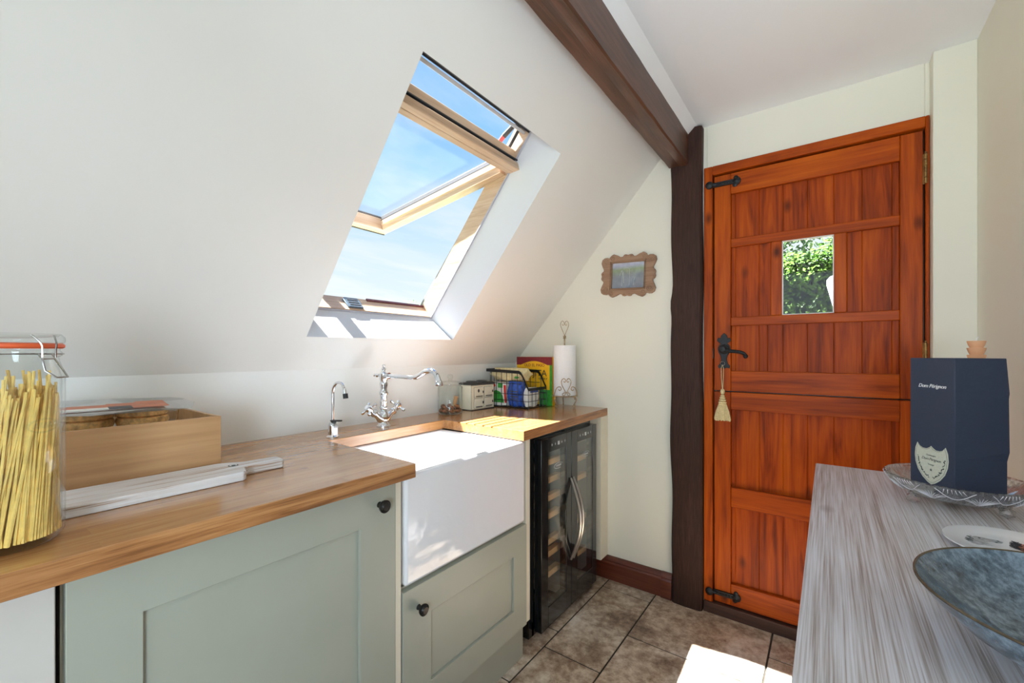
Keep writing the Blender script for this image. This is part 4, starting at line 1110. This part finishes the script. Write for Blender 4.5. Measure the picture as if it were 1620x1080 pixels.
# ------------------------------------------------------------------ cream range-cooker tin
def tin():
    A = Vector((-1.455, 1.624, ZT)); ux = Vector((0.03, 1, 0)).normalized(); uy = Vector((-1, .03, 0))    # u along the front, v to the wall
    def f(u, v, w): return A + ux * u + uy * v + Vector((0, 0, w))
    t = thing('cooker_tin', 'cream tin shaped like a range cooker with a dark grey lid', 'tin', (-1.50, 1.71, ZT))
    def hb(bm, u0, u1, v0, v1, w0, w1, mi=0):
        hexa(bm, [f(u0, v0, w0), f(u1, v0, w0), f(u1, v1, w0), f(u0, v1, w0), f(u0, v0, w1), f(u1, v0, w1), f(u1, v1, w1), f(u0, v1, w1)], mi)
    L = .178; D = .085; H = .130
    bm = bmn(); hb(bm, 0, L, 0, D, .004, H); obj('tin_body', bm, 'tin_cream', t, bev=.003)
    bm = bmn(); hb(bm, -.003, L + .003, -.004, D + .002, H, H + .009); hb(bm, .002, L - .002, .004, D - .004, H + .009, H + .012); 
    lathe(bm, [(.030, 0), (.030, .004), (.022, .007), (.0001, .008)], f(.05, .045, H + .012), 20); lathe(bm, [(.030, 0), (.030, .004), (.022, .007), (.0001, .008)], f(.128, .045, H + .012), 20)
    obj('lid', bm, 'tin_dark', t, bev=.002)
    bm = bmn()
    for a in ((0, L, .003, .0045), (0, L, H - .003, H - .0015)): hb(bm, a[0], a[1], -.0006, 0, a[2], a[3])
    for u in (.0, L - .0015): hb(bm, u, u + .0015, -.0006, 0, .004, H)
    hb(bm, 0, L, -.001, D, 0, .0035); obj('trim_line', bm, 'tin_dark', t)
    for u0 in (.022, .098):
        for w0, w1 in ((.066, .118), (.012, .060)):
            bm = bmn(); hb(bm, u0, u0 + .062, -.004, 0, w0, w1); d = obj('oven_door', bm, 'tin_cream', t, bev=.0025)
            bm = bmn()
            tube(bm, [f(u0 + .008, -.008, w0 + .006), f(u0 + .054, -.008, w0 + .006)], .0022, 8); hb(bm, u0 - .001, u0 + .063, -.0008, -.0001, w0 - .001, w1 + .001)
            tube(bm, [f(u0 + .064, -.005, w0 + .02), f(u0 + .064, -.005, w0 + .032)], .0028, 8)
            obj('door_handle', bm, 'tin_dark', d)
    bm = bmn(); lathe(bm, [(.009, 0), (.009, .0012), (.007, .0016), (.0001, .0018)], f(.052, -.004, .100), 20, axis_mat((1, 0, 0)) @ Matrix.Diagonal((.7, 1, 1))); obj('dial', bm, 'tin_dark', t)
tin()

# ------------------------------------------------------------------ wire basket and groceries
def basket():
    x0, x1, y0, y1, z0 = -1.530, -1.248, 1.835, 2.010, ZT + .006
    t = thing('wire_basket', 'black wire basket of groceries standing in the corner of the worktop', 'basket', (-1.39, 1.92, ZT))
    zh, zl = 1.100, 1.005
    xk = x1 - .055                                # where the tall side starts to drop
    def edge(y): 
        return catmull([(x0, y, zh), (xk - .04, y, zh - .006), (xk, y, zh - .010), (xk + .022, y, zh - .035), (x1 - .012, y, zl + .020), (x1, y, zl)], 5)
    def top_z(x):
        P = edge(0)
        for a, b in zip(P[:-1], P[1:]):
            if a.x <= x <= b.x: return a.z + (b.z - a.z) * (x - a.x) / max(1e-6, b.x - a.x)
        return zl
    for y in (y0, y1):
        bm = bmn(); P = edge(y); rings = []
        for p in P: rings.append([bm.verts.new(p + Vector(q)) for q in ((0, -.0012, -.008), (0, .0012, -.008), (0, .0012, .008), (0, -.0012, .008))])
        for A, B in zip(rings[:-1], rings[1:]):
            for k in range(4): bm.faces.new([A[k], A[(k + 1) % 4], B[(k + 1) % 4], B[k]])
        bm.faces.new(rings[0]); bm.faces.new(rings[-1]); obj('rim_band', bm, 'black', t)
    bm = bmn(); box(bm, x1 - .0012, x1 + .0012, y0, y1, zl - .009, zl + .006); obj('rim_band', bm, 'black', t)
    bm = bmn(); box(bm, x0 - .0012, x0 + .0012, y0, y1, zh - .008, zh + .008); obj('rim_band', bm, 'black', t)
    r = .0017
    bm = bmn()
    n = 8
    for i in range(n + 1):
        x = x0 + (x1 - x0) * i / n
        for y in (y0, y1): tube(bm, [(x, y, z0), (x, y, top_z(x) - .006)], r, 6)
        tube(bm, [(x, y0, z0), (x, y1, z0)], r, 6)
    for i in range(1, 5):
        y = y0 + (y1 - y0) * i / 5
        tube(bm, [(x1, y, z0), (x1, y, zl)], r, 6); tube(bm, [(x0, y, z0), (x0, y, zh)], r, 6)
    for z in (z0, z0 + .035, z0 + .070):
        tube(bm, [(x0, y0, z), (x1, y0, z), (x1, y1, z), (x0, y1, z)], r * (1.6 if z == z0 else 1), 6, closed=True)
    z = z0 + .125
    for y in (y0, y1): tube(bm, [(x0, y, z), (xk + .012, y, z)], r, 6)
    tube(bm, [(x0, y0, z), (x0, y1, z)], r, 6)
    obj('wire_grid', bm, 'black', t)
    for x in (x0 + .01, x1 - .01):
        for y in (y0 + .01, y1 - .01):
            bm = bmn(); cyl(bm, (x, y, ZT), (x, y, z0), .004, 8); obj('foot', bm, 'black', t)
basket()
def pillow(bm, c, hx, hy, hz, n=10, e=.28, jit=.0, seed=1, top=1.0):
    rnd = random.Random(seed)
    res = bmesh.ops.create_cube(bm, size=2.0); 
    bmesh.ops.subdivide_edges(bm, edges=list({e_ for v in res['verts'] for e_ in v.link_edges}), cuts=n, use_grid_fill=True)
    for v in bm.verts:
        x, y, z = v.co
        k = (1 - e * (y * y) * (z * z)) ; k2 = (1 - e * x * x * z * z); k3 = (1 - e * x * x * y * y)
        v.co = Vector((c[0] + x * k * hx + rnd.uniform(-jit, jit), c[1] + y * k2 * hy + rnd.uniform(-jit, jit), c[2] + z * k3 * hz + rnd.uniform(-jit, jit)))
def grocery(name, label, cat, c, h, mat, extras=(), e=.3, jit=.001, seed=1):
    t = thing(name, label, cat, (c[0], c[1], c[2] - h[2]))
    bm = bmn(); pillow(bm, c, h[0], h[1], h[2], 8, e, jit, seed); obj('packet_body', bm, mat, t, angle=60)
    for nm, fn, mt in extras:
        bm = bmn(); fn(bm); obj(nm, bm, mt, t)
    return t
yf = 1.8375 + .004
def g_green(bm):
    prism(bm, [(-1.512, .925), (-1.415, .925), (-1.424, .962), (-1.440, .982), (-1.470, .992), (-1.512, .968)], 1.8425, 1.8455, lambda u, v, w: (u, w, v))
def g_red(bm): prism(bm, [(-1.488 + .014 * math.cos(a * PI / 8), 1.017 + .010 * math.sin(a * PI / 8)) for a in range(16)], 1.8425, 1.8455, lambda u, v, w: (u, w, v))
def g_strip(bm): prism(bm, [(-1.408, .925), (-1.398, .925), (-1.402, 1.02), (-1.416, 1.02)], 1.8425, 1.8455, lambda u, v, w: (u, w, v))
def g_side(bm): prism(bm, [(-1.455, 1.005), (-1.425, 1.005), (-1.425, 1.030), (-1.455, 1.030)], 1.8425, 1.8455, lambda u, v, w: (u, w, v))
grocery('food_carton', 'white and green food carton in the left of the wire basket', 'carton', (-1.458, 1.872, .972), (.062, .027, .063), 'white_pack',
        (('green_hill', g_green, 'green'), ('red_flower', g_red, 'red_print'), ('red_stripe', g_strip, 'red_print'), ('green_patch', g_side, 'green')), e=.06, jit=.0004)
grocery('flour_bag', 'shiny blue bag in the front corner of the wire basket', 'bag', (-1.345, 1.868, .972), (.046, .026, .063), 'blue_pack',
        (('printed_bars', lambda bm: [box(bm, -1.372, -1.320, 1.8405, 1.8435, .945 + i * .014, .951 + i * .014) for i in range(4)] and None, 'label_ink'),
         ('folded_top', lambda bm: pillow(bm, (-1.345, 1.868, 1.036), .040, .018, .006, 3, .1), 'blue_pack')), e=.22, jit=.0022, seed=3)
grocery('sugar_bag', 'small white and blue packet behind the blue bag in the basket', 'packet', (-1.278, 1.905, .960), (.018, .045, .050), 'white_pack',
        (('blue_top', lambda bm: box(bm, -1.2585, -1.2565, 1.868, 1.942, .985, 1.008), 'blue_pack'),), e=.15, jit=.0008, seed=5)
grocery('bread_packet', 'cream printed packet lying on top of the basket groceries', 'packet', (-1.405, 1.900, 1.079), (.112, .048, .0335), 'cream_pack',
        (('orange_motif', lambda bm: ball(bm, (-1.455, 1.860, 1.096), .018, (1.2, .25, .6), 2), 'orange_print'), ('dark_motif', lambda bm: ball(bm, (-1.372, 1.858, 1.096), .014, (1.0, .25, .7), 2), 'black_print'),
         ('green_motif', lambda bm: ball(bm, (-1.34, 1.856, 1.066), .016, (1.2, .2, .6), 2), 'green')), e=.42, jit=.0008, seed=7)
def fajita():
    x0, x1, y0, y1, z0, z1 = -1.462, -1.222, 2.030, 2.062, ZT + .001, 1.172
    t = thing('meal_kit_box', 'yellow meal kit box with a maroon top behind the wire basket', 'box', ((x0 + x1) / 2, y0 + .02, ZT))
    bm = bmn(); box(bm, x0, x1, y0, y1, z0, z1); obj('carton', bm, 'yellow', t, bev=.001)
    bm = bmn(); pts = [(x0, z1), (x0, z1 - .045)] + [(x0 + .03 + (x1 - x0 - .06) * i / 12, z1 - .045 + .022 * math.sin(PI * i / 12)) for i in range(13)] + [(x1, z1 - .045), (x1, z1)]
    prism(bm, pts, y0 - .0012, y0 - .0002, lambda u, v, w: (u, w, v)); obj('maroon_band', bm, 'maroon', t)
    bm = bmn(); box(bm, x1 - .016, x1, y0 - .0012, y0 - .0002, z0, z1 - .045); box(bm, x1 - .085, x1 - .016, y0 - .0012, y0 - .0002, z0, .99); obj('green_panel', bm, 'green', t)
    fm = lambda x, z: frame_mtx((x, y0 - .0016, z), (1, 0, 0), (0, 0, 1))
    text('brand_lettering', 'OLD EL PASO', .023, 'maroon', fm((x0 + x1) / 2 + .002, z1 - .047), t)
    text('title_lettering', 'FAJITA', .052, 'black_print', fm((x0 + x1) / 2 + .010, z1 - .092), t)
    text('flavour_lettering', 'SMOKY', .018, 'black_print', fm(x1 - .060, z1 - .122), t)
fajita()

# ------------------------------------------------------------------ kitchen roll stand
def roll_stand():
    cx, cy = -1.150, 2.040; zp = ZT + .066
    e = Vector((.8048, .5935, 0)); d = Vector((-.5935, .8048, 0))          # e: across, d: away
    def g(u, v, z): p = Vector((cx, cy, z)) + e * u + d * v; return p
    t = thing('paper_towel_holder', 'distressed cream iron stand with scrolled feet and a heart finial', 'towel holder', (cx, cy, ZT))
    bm = bmn(); lathe(bm, [(.0001, 0), (.066, 0), (.069, .003), (.066, .006), (.0001, .006)], (cx, cy, zp - .006), 32); obj('plate', bm, 'distressed', t)
    def spiral(c, r, a0, turns, fn, n=22, shrink=.72):
        return [fn(c[0] + r * (1 - shrink * i / n) * math.cos(a0 + turns * 2 * PI * i / n), c[1] + r * (1 - shrink * i / n) * math.sin(a0 + turns * 2 * PI * i / n)) for i in range(n + 1)]
    for ang in (math.radians(215), math.radians(325), math.radians(90)):
        fn = lambda o, z, ang=ang: g(o * math.cos(ang), o * math.sin(ang) , z)
        bm = bmn()
        P = catmull([fn(.058, zp - .006), fn(.070, zp - .022), fn(.060, zp - .042), fn(.052, zp - .054)], 5)
        sp = spiral((.060, ZT + .0125), .0095, PI, .95, lambda o, z, fn=fn: fn(o, z))
        tube(bm, P + sp, .0032, 8); tube(bm, spiral((.062, zp - .014), .008, 2.6, -1.0, lambda o, z, fn=fn: fn(o, z)), .0024, 6)
        obj('scroll_foot', bm, 'distressed', t)
    bm = bmn(); cyl(bm, (cx, cy, zp), (cx, cy, 1.290), .004, 10); lathe(bm, [(.004, 0), (.010, .003), (.006, .008), (.010, .013), (.003, .016)], (cx, cy, 1.272), 14); obj('pole', bm, 'distressed', t)
    bm = bmn(); h0 = 1.288
    for sg in (-1, 1):
        P = catmull([g(0, 0, h0), g(sg * .008, 0, h0 + .020), g(sg * .019, 0, h0 + .046), g(sg * .022, 0, h0 + .064), g(sg * .014, 0, h0 + .079), g(sg * .004, 0, h0 + .074), g(sg * .003, 0, h0 + .060), g(sg * .010, 0, h0 + .056), g(sg * .013, 0, h0 + .063)], 5)
        tube(bm, P, .0017, 7)
    obj('heart_finial', bm, 'distressed', t)
    # scrolled front guard on the side nearest the room's middle
    bm = bmn(); v0 = -.070
    fn = lambda u, z: g(u, v0 + .35 * u * u / .07, z)
    for sg in (-1, 1):
        P = catmull([fn(0, zp + .016), fn(sg * .013, zp + .040), fn(sg * .024, zp + .064), fn(sg * .024, zp + .084), fn(sg * .012, zp + .094), fn(sg * .003, zp + .084), fn(sg * .008, zp + .074), fn(sg * .014, zp + .079)], 5)
        tube(bm, P, .0021, 7)
        P = catmull([fn(sg * .060, zp - .002), fn(sg * .058, zp + .020), fn(sg * .048, zp + .044), fn(sg * .032, zp + .050), fn(sg * .026, zp + .038), fn(sg * .034, zp + .030), fn(sg * .040, zp + .036)], 5)
        tube(bm, P, .0021, 7)
        tube(bm, spiral((sg * .014, zp + .012), .011, PI / 2, sg * 1.2, fn), .0020, 6)
    obj('scroll_guard', bm, 'distressed', t)
    r = thing('kitchen_roll', 'white kitchen paper roll standing on the scrolled iron holder', 'kitchen roll', (cx, cy, zp + .001))
    bm = bmn(); lathe(bm, [(.020, 0), (.0595, 0), (.060, .002), (.060, .266), (.0595, .268), (.020, .268), (.020, 0)], (cx, cy, zp + .001), 48, cap=False)
    obj('paper', bm, 'paper_roll', r); bm = bmn(); lathe(bm, [(.0195, 0), (.0195, .268), (.017, .268), (.017, 0), (.0195, 0)], (cx, cy, zp + .001), 24, cap=False); obj('card_core', bm, 'bamboo', r)
roll_stand()

# ------------------------------------------------------------------ sideboard
ZS = 0.850
sbd = thing('sideboard', 'grey limed oak sideboard along the right wall, top nearest the camera', 'sideboard', (0.187, 0.75, 0))
bm = bmn()
box(bm, -0.031, XR - .002, -0.30, 1.646, ZS - .032, ZS); obj('top_board', bm, 'limed', sbd, bev=.002)
bm = bmn(); box(bm, -0.012, XR - .004, -0.28, 1.628, 0.08, ZS - .032); obj('carcass', bm, 'limed', sbd, bev=.002)
for i in range(3):
    y0 = -0.26 + i * .628
    bm = bmn(); box(bm, -0.024, -0.012, y0, y0 + .60, 0.13, .77); dd = obj('door', bm, 'limed', sbd, bev=.003)
    bm = bmn(); ball(bm, (-0.036, y0 + .05, .5), .012, sub=2); cyl(bm, (-.025, y0 + .05, .5), (-.034, y0 + .05, .5), .005, 10); obj('knob', bm, 'pewter', dd)
for x in (0.0, .36):
    for y in (-.26, 1.58):
        bm = bmn(); box(bm, x, x + .035, y, y + .035, 0, .08); obj('leg', bm, 'limed', sbd)

# cut-crystal dish on three feet
def dish():
    cx, cy = 0.232, 1.375; R = .124
    t = thing('crystal_dish', 'round cut-crystal dish on three ball feet under the navy box', 'dish', (cx, cy, ZS))
    bm = bmn(); n = 168; zf = ZS + .018
    def cutpat(a, z):
        h = (z - .004) / .036
        fan = abs(math.sin(6 * a * .5)) ; ray = abs(math.sin(30 * a + (1 if math.sin(3 * a) > 0 else -1) * h * 5))
        return 1 - .045 * (ray ** 3) * max(0, min(1, h * 2)) * (0.3 + .7 * fan) if h > 0 else 1
    prof_o = [(.0001, 0), (.040, 0), (.066, .0015), (.084, .006), (.098, .013), (.109, .021), (.117, .030), (.122, .039), (R, .044)]
    prof_i = [(R - .003, .0465), (R - .007, .044), (R - .0105, .036), (.104, .025), (.094, .016), (.080, .0105), (.064, .0075), (.040, .0065), (.0001, .0062)]
    lathe(bm, prof_o + prof_i, (cx, cy, zf), n, fn=lambda r, z, a: r * (cutpat(a, z) if (r, z) in prof_o else 1) * (1 + .006 * math.sin(24 * a) * (1 if z > .040 else 0)), cap=False)
    bmesh.ops.remove_doubles(bm, verts=bm.verts[:], dist=1e-5)
    obj('bowl', bm, 'crystal', t, angle=20)
    # wheel-cut stars and a leaf band round the outside
    bm = bmn()
    def on(a, q):
        P = prof_o; L_ = len(P) - 1; k = min(int(q * L_), L_ - 1); f_ = q * L_ - k
        r = P[k][0] + (P[k + 1][0] - P[k][0]) * f_; z = P[k][1] + (P[k + 1][1] - P[k][1]) * f_
        return (cx + (r + .0004) * math.cos(a), cy + (r + .0004) * math.sin(a), zf + z - .0002)
    for m_ in range(9):
        a0 = m_ * 2 * PI / 9
        for i in range(11):
            g_ = -1 + 2 * i / 10; ln = .30 - .10 * abs(g_)
            tube(bm, [on(a0 + g_ * .03, .50), on(a0 + g_ * .13, .50 + ln * .6), on(a0 + g_ * .26, .50 + ln)], [.0003, .0009, .0002], 4)
        for i in range(6):
            tube(bm, [on(a0 + .35 + (i - 2.5) * .045 - .02, .97), on(a0 + .35 + (i - 2.5) * .06, .80)], [.0009, .0002], 4)
        tube(bm, [on(a0 + .10 + .05 * k, .93 - .30 * math.sin(PI * k / 10)) for k in range(11)], .0007, 4)
    obj('cut_stars', bm, 'cut_edge', t)
    for ang in (math.radians(205), math.radians(325), math.radians(85)):
        px, py = cx + .083 * math.cos(ang), cy + .083 * math.sin(ang)
        bm = bmn(); ball(bm, (px, py, ZS + .0122), .0125, (1.1, 1.1, .97), 1); cyl(bm, (px, py, ZS + .018), (px - .004 * math.cos(ang), py - .004 * math.sin(ang), ZS + .0235), .010, 8, .013)
        obj('foot', bm, 'crystal', t, smooth=False)
dish()

# navy champagne gift box standing in the dish
def gift_box():
    c = Vector((0.233, 1.388, 0)); z0, z1 = ZS + .0255, 1.183
    a = math.radians(9.6)
    F = Vector((-math.sin(a), -math.cos(a), 0)); Lr = Vector((-math.cos(a), math.sin(a), 0))
    F = (Vector((-.2365, -1.4155, 0))).normalized(); Lr = Vector((F.y, -F.x, 0))
    pf_, pl_, pr_, pb_ = c + F * .073, c + Lr * .0745, c - Lr * .079, c - F * .073
    t = thing('gift_box', 'tall navy champagne gift box standing in the crystal dish', 'box', (c.x, c.y, z0))
    bm = bmn()
    lv = [(z0, 1.0), (z0 + .085, 1.0), (z0 + .105, 1.045), (z0 + .22, 1.03), (z0 + .232, 1.045), (z1, .985)]
    rings = []
    for z, k in lv:
        rings.append([bm.verts.new(Vector((p.x, p.y, z))) for p in (pf_, pr_ + (pr_ - c) * (k - 1), pb_, pl_)])
    for A, B in zip(rings[:-1], rings[1:]):
        for k in range(4): bm.faces.new([A[k], A[(k + 1) % 4], B[(k + 1) % 4], B[k]])
    bm.faces.new(rings[0][::-1]); bm.faces.new(rings[-1]); obj('carton', bm, 'navy', t, bev=.0012, smooth=False)
    xd = (pf_ - pl_).normalized(); n = xd.cross(Vector((0, 0, 1))); mid = (pf_ + pl_) / 2; W_ = (pf_ - pl_).length
    o = lambda u, z: mid + xd * u + n * .0006 + Vector((0, 0, z))
    def surf(u, v, w): return mid + xd * u + n * w + Vector((0, 0, v))
    fm = lambda u, z, off=.0004: frame_mtx(mid + xd * u + n * off + Vector((0, 0, z)), xd, (0, 0, 1))
    text('script_lettering', 'Dom P\u00e9rignon', .0118, 'white_ink', fm(.001, 1.119), t, shear=.35, space=.92)
    # shield label
    sc = .0395; zc = z0 + .072
    half = [(0, .88), (.10, .78), (.28, .68), (.50, .68), (.68, .76), (.84, .95), (.96, .62), (1.0, .2), (.95, -.2), (.80, -.62), (.52, -1.0), (.22, -1.24), (0, -1.34)]
    P = [(a_ * sc, zc + b_ * sc) for a_, b_ in half]; P = P + [(-a_, b_) for a_, b_ in P[::-1][1:-1]]
    bm = bmn(); prism(bm, P, .0002, .0010, surf); lb = obj('shield_label', bm, 'label_cream', t)
    bm = bmn(); tube(bm, [surf(a_ * .93, zc + (b_ - zc) * .93, .0012) for a_, b_ in P], .0003, 4, closed=True)
    rnd = random.Random(9)
    for s_ in (-1, 1):
        for i in range(26):
            q = i / 25; aa = -.05 - q * 1.25
            px = s_ * sc * (.80 * math.cos(aa * 1.05) * (1 - .12 * q)); pz = zc + sc * (.25 + math.sin(aa) * 1.22)
            px += rnd.uniform(-.0015, .0015); pz += rnd.uniform(-.0015, .0015)
            ball(bm, surf(px, pz, .0011), rnd.uniform(.0009, .0018), (1, 1, 1), 1)
    star = [(math.sin(k * PI / 5) * (.0036 if k % 2 == 0 else .0014), zc - .020 + math.cos(k * PI / 5) * (.0036 if k % 2 == 0 else .0014)) for k in range(10)]
    prism(bm, star, .001, .0014, surf); obj('vine_border', bm, 'label_ink', lb)
    text('label_script', 'Dom P\u00e9rignon', .0088, 'label_ink', fm(0, zc + .004, .0012), lb, shear=.35, space=.86, extr=.0001)
    text('label_word', 'Champagne', .0048, 'label_ink', fm(0, zc + .013, .0012), lb, extr=.0001)
    text('label_vintage', 'Vintage', .0050, 'label_ink', fm(0, zc - .008, .0012), lb, extr=.0001)
gift_box()
# ribbed candle behind the gift box
cd = thing('pillar_candle', 'peach ribbed candle standing behind the navy gift box', 'candle', (0.305, 1.585, ZS))
bm = bmn(); prof = [(.0001, 0)]
for i in range(21):
    z = i * .0179; prof += [(.0120, z + .0002), (.0150, z + .007), (.0172, z + .0145), (.0174, z + .0177)]
prof += [(.0001, .0179 * 21)]
lathe(bm, prof, (0.305, 1.585, ZS), 28); obj('wax', bm, 'candle', cd)
bm = bmn(); tube(bm, [(0.305, 1.585, ZS + .375), (.306, 1.585, ZS + .382), (.309, 1.585, ZS + .386)], .0011, 6); obj('wick', bm, 'white_ink', cd)

# china plate with horse drawings
def plate():
    cx, cy = .262, 1.108; R = .092
    t = thing('china_plate', 'small white china plate with pencil horses behind the big bowl', 'plate', (cx, cy, ZS))
    bm = bmn(); lathe(bm, [(.0001, .001), (.060, .001), (.066, .004), (.088, .0095), (R, .0115), (.0915, .013), (.086, .0125), (.066, .0085), (.056, .0065), (.0001, .006)], (cx, cy, ZS), 56); obj('dish', bm, 'plate', t, angle=60)
    def horse(name, ox, oy, s, rot, mat, mat2):
        # head in profile
        P = [(-.9, -.9), (-1.0, -.2), (-.75, .35), (-.45, .72), (-.30, .95), (-.18, .70), (.05, .62), (.35, .42), (.75, .15), (1.0, -.05), (1.02, -.28), (.85, -.42), (.60, -.38), (.30, -.25), (.10, -.30), (.0, -.55), (-.05, -.95)]
        ca, sa = math.cos(rot), math.sin(rot)
        f = lambda u, v, w: (cx + ox + s * (u * ca - v * sa), cy + oy + s * (u * sa + v * ca), ZS + w)
        bm = bmn(); prism(bm, P, .0060, .0068, f); h = obj(name, bm, mat, t, smooth=False)
        bm = bmn(); rnd = random.Random(int(s * 1e5))
        for i in range(42):
            q = i / 41; bx_ = -.95 + q * .80; by_ = -.3 + 1.15 * q ** .7
            P2 = [f(bx_, by_, .0072), f(bx_ - rnd.uniform(.0, .25), by_ + rnd.uniform(-.1, .35), .0074), f(bx_ + rnd.uniform(-.35, .25), by_ + rnd.uniform(-.4, .3), .0073)]
            tube(bm, P2, .00055, 4)
        for c in ((.12, .22), (.88, -.12), (.62, -.34)): ball(bm, f(c[0], c[1], .0070), .0022, (1, 1, .3), 1)
        obj('mane', bm, mat2, h)
    horse('grey_horse', -.040, .022, .028, .45, 'horse_grey', 'label_ink'); horse('brown_horse', .022, .022, .026, .45, 'horse_brown', 'black_print')
M['horse_grey'] = plain('pencil_grey', (176, 178, 182), 0.3, var=.3, scale=160)
M['horse_brown'] = plain('pencil_brown', (150, 84, 58), 0.3, var=.3, scale=160)
plate()

# large glazed bowl
def bowl():
    cx, cy = 0.2405, 0.715; R = .157; zr = .080
    t = thing('ceramic_bowl', 'large blue-grey speckled ceramic bowl with a brown rim', 'bowl', (cx, cy, ZS))
    bm = bmn()
    out = [(.0001, .002), (.048, .002), (.052, .0), (.056, .002), (.060, .008), (.090, .020), (.122, .040), (.145, .062), (R - .001, zr - .003)]
    inn = [(R - .004, zr - .002), (.140, .063), (.116, .042), (.085, .024), (.050, .013), (.0001, .010)]
    lathe(bm, out, (cx, cy, ZS), 96, cap=False); lathe(bm, inn, (cx, cy, ZS), 96, cap=False); obj('bowl_body', bm, 'glaze', t, angle=80)
    bm = bmn(); tube(bm, [(cx + (R - .0025) * math.cos(2 * PI * i / 96), cy + (R - .0025) * math.sin(2 * PI * i / 96), ZS + zr - .002) for i in range(96)], .0015, 8, closed=True); obj('rim', bm, 'glaze_rim', t)
bowl()

# ------------------------------------------------------------------ garden seen through door pane and skylight
bm = bmn(); box(bm, -40, 40, YW + .3, 60, -.25, -.12); struct(obj('ground', bm, 'ground', smooth=False))
bm = bmn(); box(bm, -60, -1.9, -30, YW + .3, -.25, -.12); struct(obj('lawn', bm, 'ground', smooth=False))
def leaves(bm, fn, n, size, rnd, mats=1):
    for i in range(n):
        p, nn = fn(); t1 = nn.orthogonal().normalized(); t1 = (Matrix.Rotation(rnd.uniform(0, 2 * PI), 3, nn) @ t1)
        nn2 = (nn + Vector((rnd.uniform(-.8, .8), rnd.uniform(-.8, .8), rnd.uniform(-.8, .8)))).normalized()
        t1 = (t1 - nn2 * t1.dot(nn2)).normalized(); t2 = nn2.cross(t1); s = size * rnd.uniform(.6, 1.3)
        v = [bm.verts.new(p + q) for q in (-t1 * s, t2 * s * .5 + nn2 * s * .1, t1 * s, -t2 * s * .5 + nn2 * s * .1)]
        f = bm.faces.new(v); f.material_index = rnd.choice(range(mats))
def hedge():
    rnd = random.Random(21)
    t = thing('ivy_hedge', 'dense ivy hedge seen through the small door pane', 'hedge', (-.3, 4.9, -.12))
    bm = bmn(); box(bm, -2.2, 2.4, 4.75, 5.6, -.12, 2.02); obj('hedge_core', bm, 'hedge_core', t, smooth=False)
    bm = bmn()
    leaves(bm, lambda: (Vector((rnd.uniform(-1.6, 1.8), 4.73 + rnd.uniform(-.10, .05), rnd.uniform(.9, 2.05))), Vector((rnd.uniform(-.6, .6), -1, rnd.uniform(-.4, .7))).normalized()), 15000, .021, rnd)
    obj('dark_leaves', bm, 'leaf', t, smooth=False)
    bm = bmn()
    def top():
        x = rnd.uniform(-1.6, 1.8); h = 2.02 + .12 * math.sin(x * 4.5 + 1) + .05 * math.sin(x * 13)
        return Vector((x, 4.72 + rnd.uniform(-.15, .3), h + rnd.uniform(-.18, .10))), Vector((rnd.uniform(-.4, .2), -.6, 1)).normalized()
    leaves(bm, top, 7000, .024, rnd); obj('lit_top_leaves', bm, 'leaf_lit', t, smooth=False)
hedge()
def tree(name, label, c, h, r, n, size, seed, mat):
    rnd = random.Random(seed); t = thing(name, label, 'tree', (c[0], c[1], -.12))
    bm = bmn(); tube(bm, [(c[0], c[1], -.12), (c[0] + .1, c[1], h * .5), (c[0], c[1], h * .8)], [.16, .12, .06], 10)
    for k in range(9):
        a = rnd.uniform(0, 2 * PI); z = h * rnd.uniform(.4, .75)
        tube(bm, [(c[0] + .05, c[1], z), (c[0] + r * .7 * math.cos(a), c[1] + r * .7 * math.sin(a), z + r * .5)], [.05, .015], 6)
    obj('trunk', bm, 'bark', t)
    bm = bmn(); blobs = [(Vector((c[0] + rnd.uniform(-.8, .8) * r, c[1] + rnd.uniform(-.8, .8) * r, h * .8 + rnd.uniform(-.7, .7) * r)), r * rnd.uniform(.2, .42)) for _ in range(26)]
    def f():
        b, rr = rnd.choice(blobs); d_ = Vector((rnd.gauss(0, 1), rnd.gauss(0, 1), rnd.gauss(0, 1))).normalized(); return b + d_ * rr * rnd.uniform(.6, 1), d_
    leaves(bm, f, n, size, rnd); obj('crown', bm, mat, t, smooth=False)
tree('garden_tree', 'airy green tree rising beyond the hedge, through the door pane', (-1.25, 9.2), 3.7, 1.25, 6000, .055, 31, 'leaf_far')
tree('distant_tree', 'pale distant treetop at the lower edge of the skylight', (-31.3, 28.5), 5.0, 2.6, 3000, .10, 33, 'leaf_pale')
# a white board standing outside, only its corner in view
gb = thing('garden_board', 'white rounded board outside, its corner showing at the lower right of the door pane', 'board', (.22, 3.55, -.12))
bm = bmn(); P = [(.15, .60), (.072, 1.30), (-.008, 1.640), (-.008, 1.672), (.010, 1.695), (.06, 1.715), (.36, 1.76), (.40, 1.74), (.42, .60)]
prism(bm, P, 3.50, 3.53, lambda u, v, w: (u, w, v)); obj('panel', bm, 'plate', gb, bev=.006)
for x in (.17, .36):
    bm = bmn(); box(bm, x, x + .035, 3.535, 3.565, -.12, 1.2); obj('post', bm, 'plate', gb)
